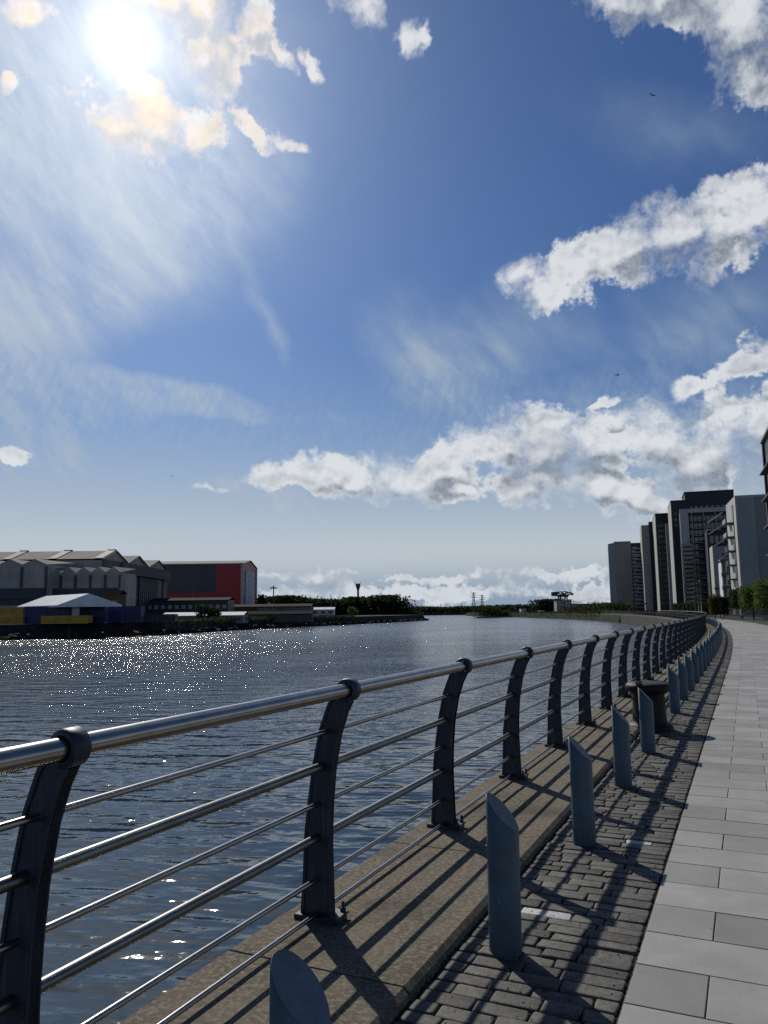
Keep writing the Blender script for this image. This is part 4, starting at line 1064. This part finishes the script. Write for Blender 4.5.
# rightmost block, cut by the picture edge
o, W, H = tower('corner_block', 774, 810, 424, 85, 11, 20.5, M['dark'], 'dark glazed block cut off by the right picture edge', 'apartment block')
a = MB(); a.box((-.25, 10.4, 3), (-.003, 11.1, H)); a.build('pale_fin', M['frame'], o)
a = MB(); a.box((-.4, -.4, H), (W, 11.2, H+.3)); a.build('roof_edge', M['mid_clad'], o)
for j in range(6):
    for i in range(4):
        a = MB(); z = H*(j+.7)/6.6; a.box((-.08, .5+i*2.5, z-1.1), (.05, 2.5+i*2.5, z+.9)); a.build('window', M['glass'], o)
    a = MB(); a.box((-.9, 1, H*(j+.7)/6.6-1.3), (-.1, 9.5, H*(j+.7)/6.6-1.12)); a.build('balcony', M['frame'], o)

# clipped trees, hedges, fence and lamps along the path
hx = 0
for i, (s, off, h, lf) in enumerate(((60, 7.7, 5.4, 'leaf'), (69, 7.3, 5.0, 'leaf'), (79, 6.9, 4.9, 'leaf'), (90, 6.5, 4.5, 'leaf'), (102, 6.4, 4.3, 'leaf'), (113, 6.6, 4.2, 'leaf_dark'))):
    p = bank(s, off, 0)
    tree('clipped_tree', p, h, 1.8, 'square clipped green tree, %s of the row behind the path' % ('first', 'second', 'third', 'fourth', 'fifth', 'sixth and farthest')[i] , 'tree', 'square clipped trees behind the path', lf, 2600, .17, .3, 40+i, box=(1.5, 2.4, 1.5, -heading(s)))
for i, (s, off, h, lf, lab) in enumerate(((715, 112, 3.3, 'leaf_orange', 'coppery green clipped tree beside the brown post'), (723.5, 118, 3.3, 'leaf_dark', 'dark clipped tree left of the white flats'), (720, 128, 3.3, 'leaf_dark', 'dark clipped tree behind the coppery one'))):
    tree('clipped_tree', (at(s, 610, off).x, off, 0), h, 1.6, lab, 'tree', 'clipped trees at the bend', lf, 1500, .2, .3, 60+i, box=(.75, 1.0, .7, -.3))
for i, s in enumerate((150, 157, 164, 171, 178, 186, 194)):
    o = tree('hedge_block', bank(s, 6.2, 0), 2.7, 1.6, 'dark clipped hedge block in the row at the foot of the towers', 'hedge', 'hedge blocks at the foot of the towers', 'leaf_dark', 700, .28, .3, 70+i, box=(1.0, 2.0, .4, -heading(s)))
def fence(name, s0, s1, off, h, label, dx=.35):
    o = empty(name, bank(s0, off, 0), 0, label, 'fence'); T = o.location.copy()
    r_ = MB()
    for z in (.12, h): r_.tube([bank(s, off, z)-T for s in srange(s0, s1, 2)], .03, 5)
    r_.build('fence_rail', M['frame'], o)
    p_ = MB(); s = s0
    while s < s1: q = bank(s, off, 0)-T; p_.box((q.x-.015, q.y-.015, .05), (q.x+.015, q.y+.015, h)); s += dx
    p_.build('pickets', M['frame'], o)
    return o
fence('garden_fence', 56, 150, 9.2, 1.5, 'dark picket fence behind the clipped trees')
def lamp(s, off, h, label, m='frame', arm=True):
    o = empty('street_lamp', bank(s, off, 0), -heading(s), label, 'street lamp', 'street lamps by the path')
    MB().tube([(0,0,0), (0,0,1.0), (0,0,1.02), (0,0,h)], [.11, .11, .075, .055], 10).build('pole', M[m], o)
    a = MB()
    if arm: a.lathe([(.06, h), (.22, h+.05), (.24, h+.10), (.10, h+.16)], 12); a.box((-.03, -.5, h-.05), (.03, .0, h+.0))
    else: a.lathe([(.06, h), (.12, h+.05), (.12, h+.35), (.02, h+.40)], 12)
    a.build('lamp_head', M[m], o)
lamp(92, -.15, 4.6, 'tall slim dark lamp post at the bend of the railing')
lamp(108, .2, 3.4, 'shorter brown lamp post just right of the tall dark one', 'brick', False)
lamp(150, 5.0, 6, 'slim lamp post in front of the balconied flats, far along the path')

# ------------------------------------------------------------------ birds
def bird(px, py, Y, size, roll, yaw, label):
    p = at(px, py, Y); o = empty('bird', p, R(yaw), label, 'bird'); o.rotation_euler = (R(roll), R(10), R(yaw))
    m_ = MB()
    L = size*.5
    # body and both wings as one continuous surface
    sec = [(-.55, .01, .01), (-.42, .05, .03), (-.15, .10, .085), (.15, .11, .10), (.38, .075, .08), (.50, .06, .065), (.60, .02, .02)]
    n = 10; vs = []
    for x, w_, h_ in sec:
        for j in range(n): q = 2*math.pi*j/n; vs.append((x*L, w_*L*math.cos(q)*1.1, h_*L*math.sin(q)))
    fs = []
    for i in range(len(sec)-1):
        for j in range(n): fs.append((i*n+j, i*n+(j+1) % n, (i+1)*n+(j+1) % n, (i+1)*n+j))
    m_.add(vs, fs, 0, .5, True)
    for sgn in (-1, 1):
        W_ = [(.22, .08, .0), (.34, .45, .16), (.10, 1.05, .12), (-.12, 1.0, .11), (.0, .45, .14), (-.16, .08, .0)]
        top = [(x*L, sgn*y*L, z*L+.012*L) for x, y, z in W_]; bot = [(x*L, sgn*y*L, z*L-.012*L) for x, y, z in W_]
        m_.add(top+bot, [(0,1,4,5), (1,2,3,4), (6,11,10,7), (7,10,9,8)] + [(i, (i+1) % 6, (i+1) % 6+6, i+6) for i in range(6)])
    m_.add([(-.5*L, -.03*L, 0), (-.5*L, .03*L, 0), (-.78*L, .12*L, 0), (-.78*L, -.12*L, 0), (-.5*L, 0, .02*L)], [(0,1,2,3), (4,3,2)])
    m_.build('body', M['black'], o)
bird(652, 95, 90, 1.0, 35, 60, 'dark gull banking in the blue sky at the upper right')
bird(617, 375, 110, 1.1, 5, 10, 'dark gull gliding above the middle cloud bank')
bird(172, 476, 160, 1.0, 10, 30, 'tiny dark gull in the hazy sky above the red hall')
for o_ in list(C.objects):
    if o_.name == 'person': pass
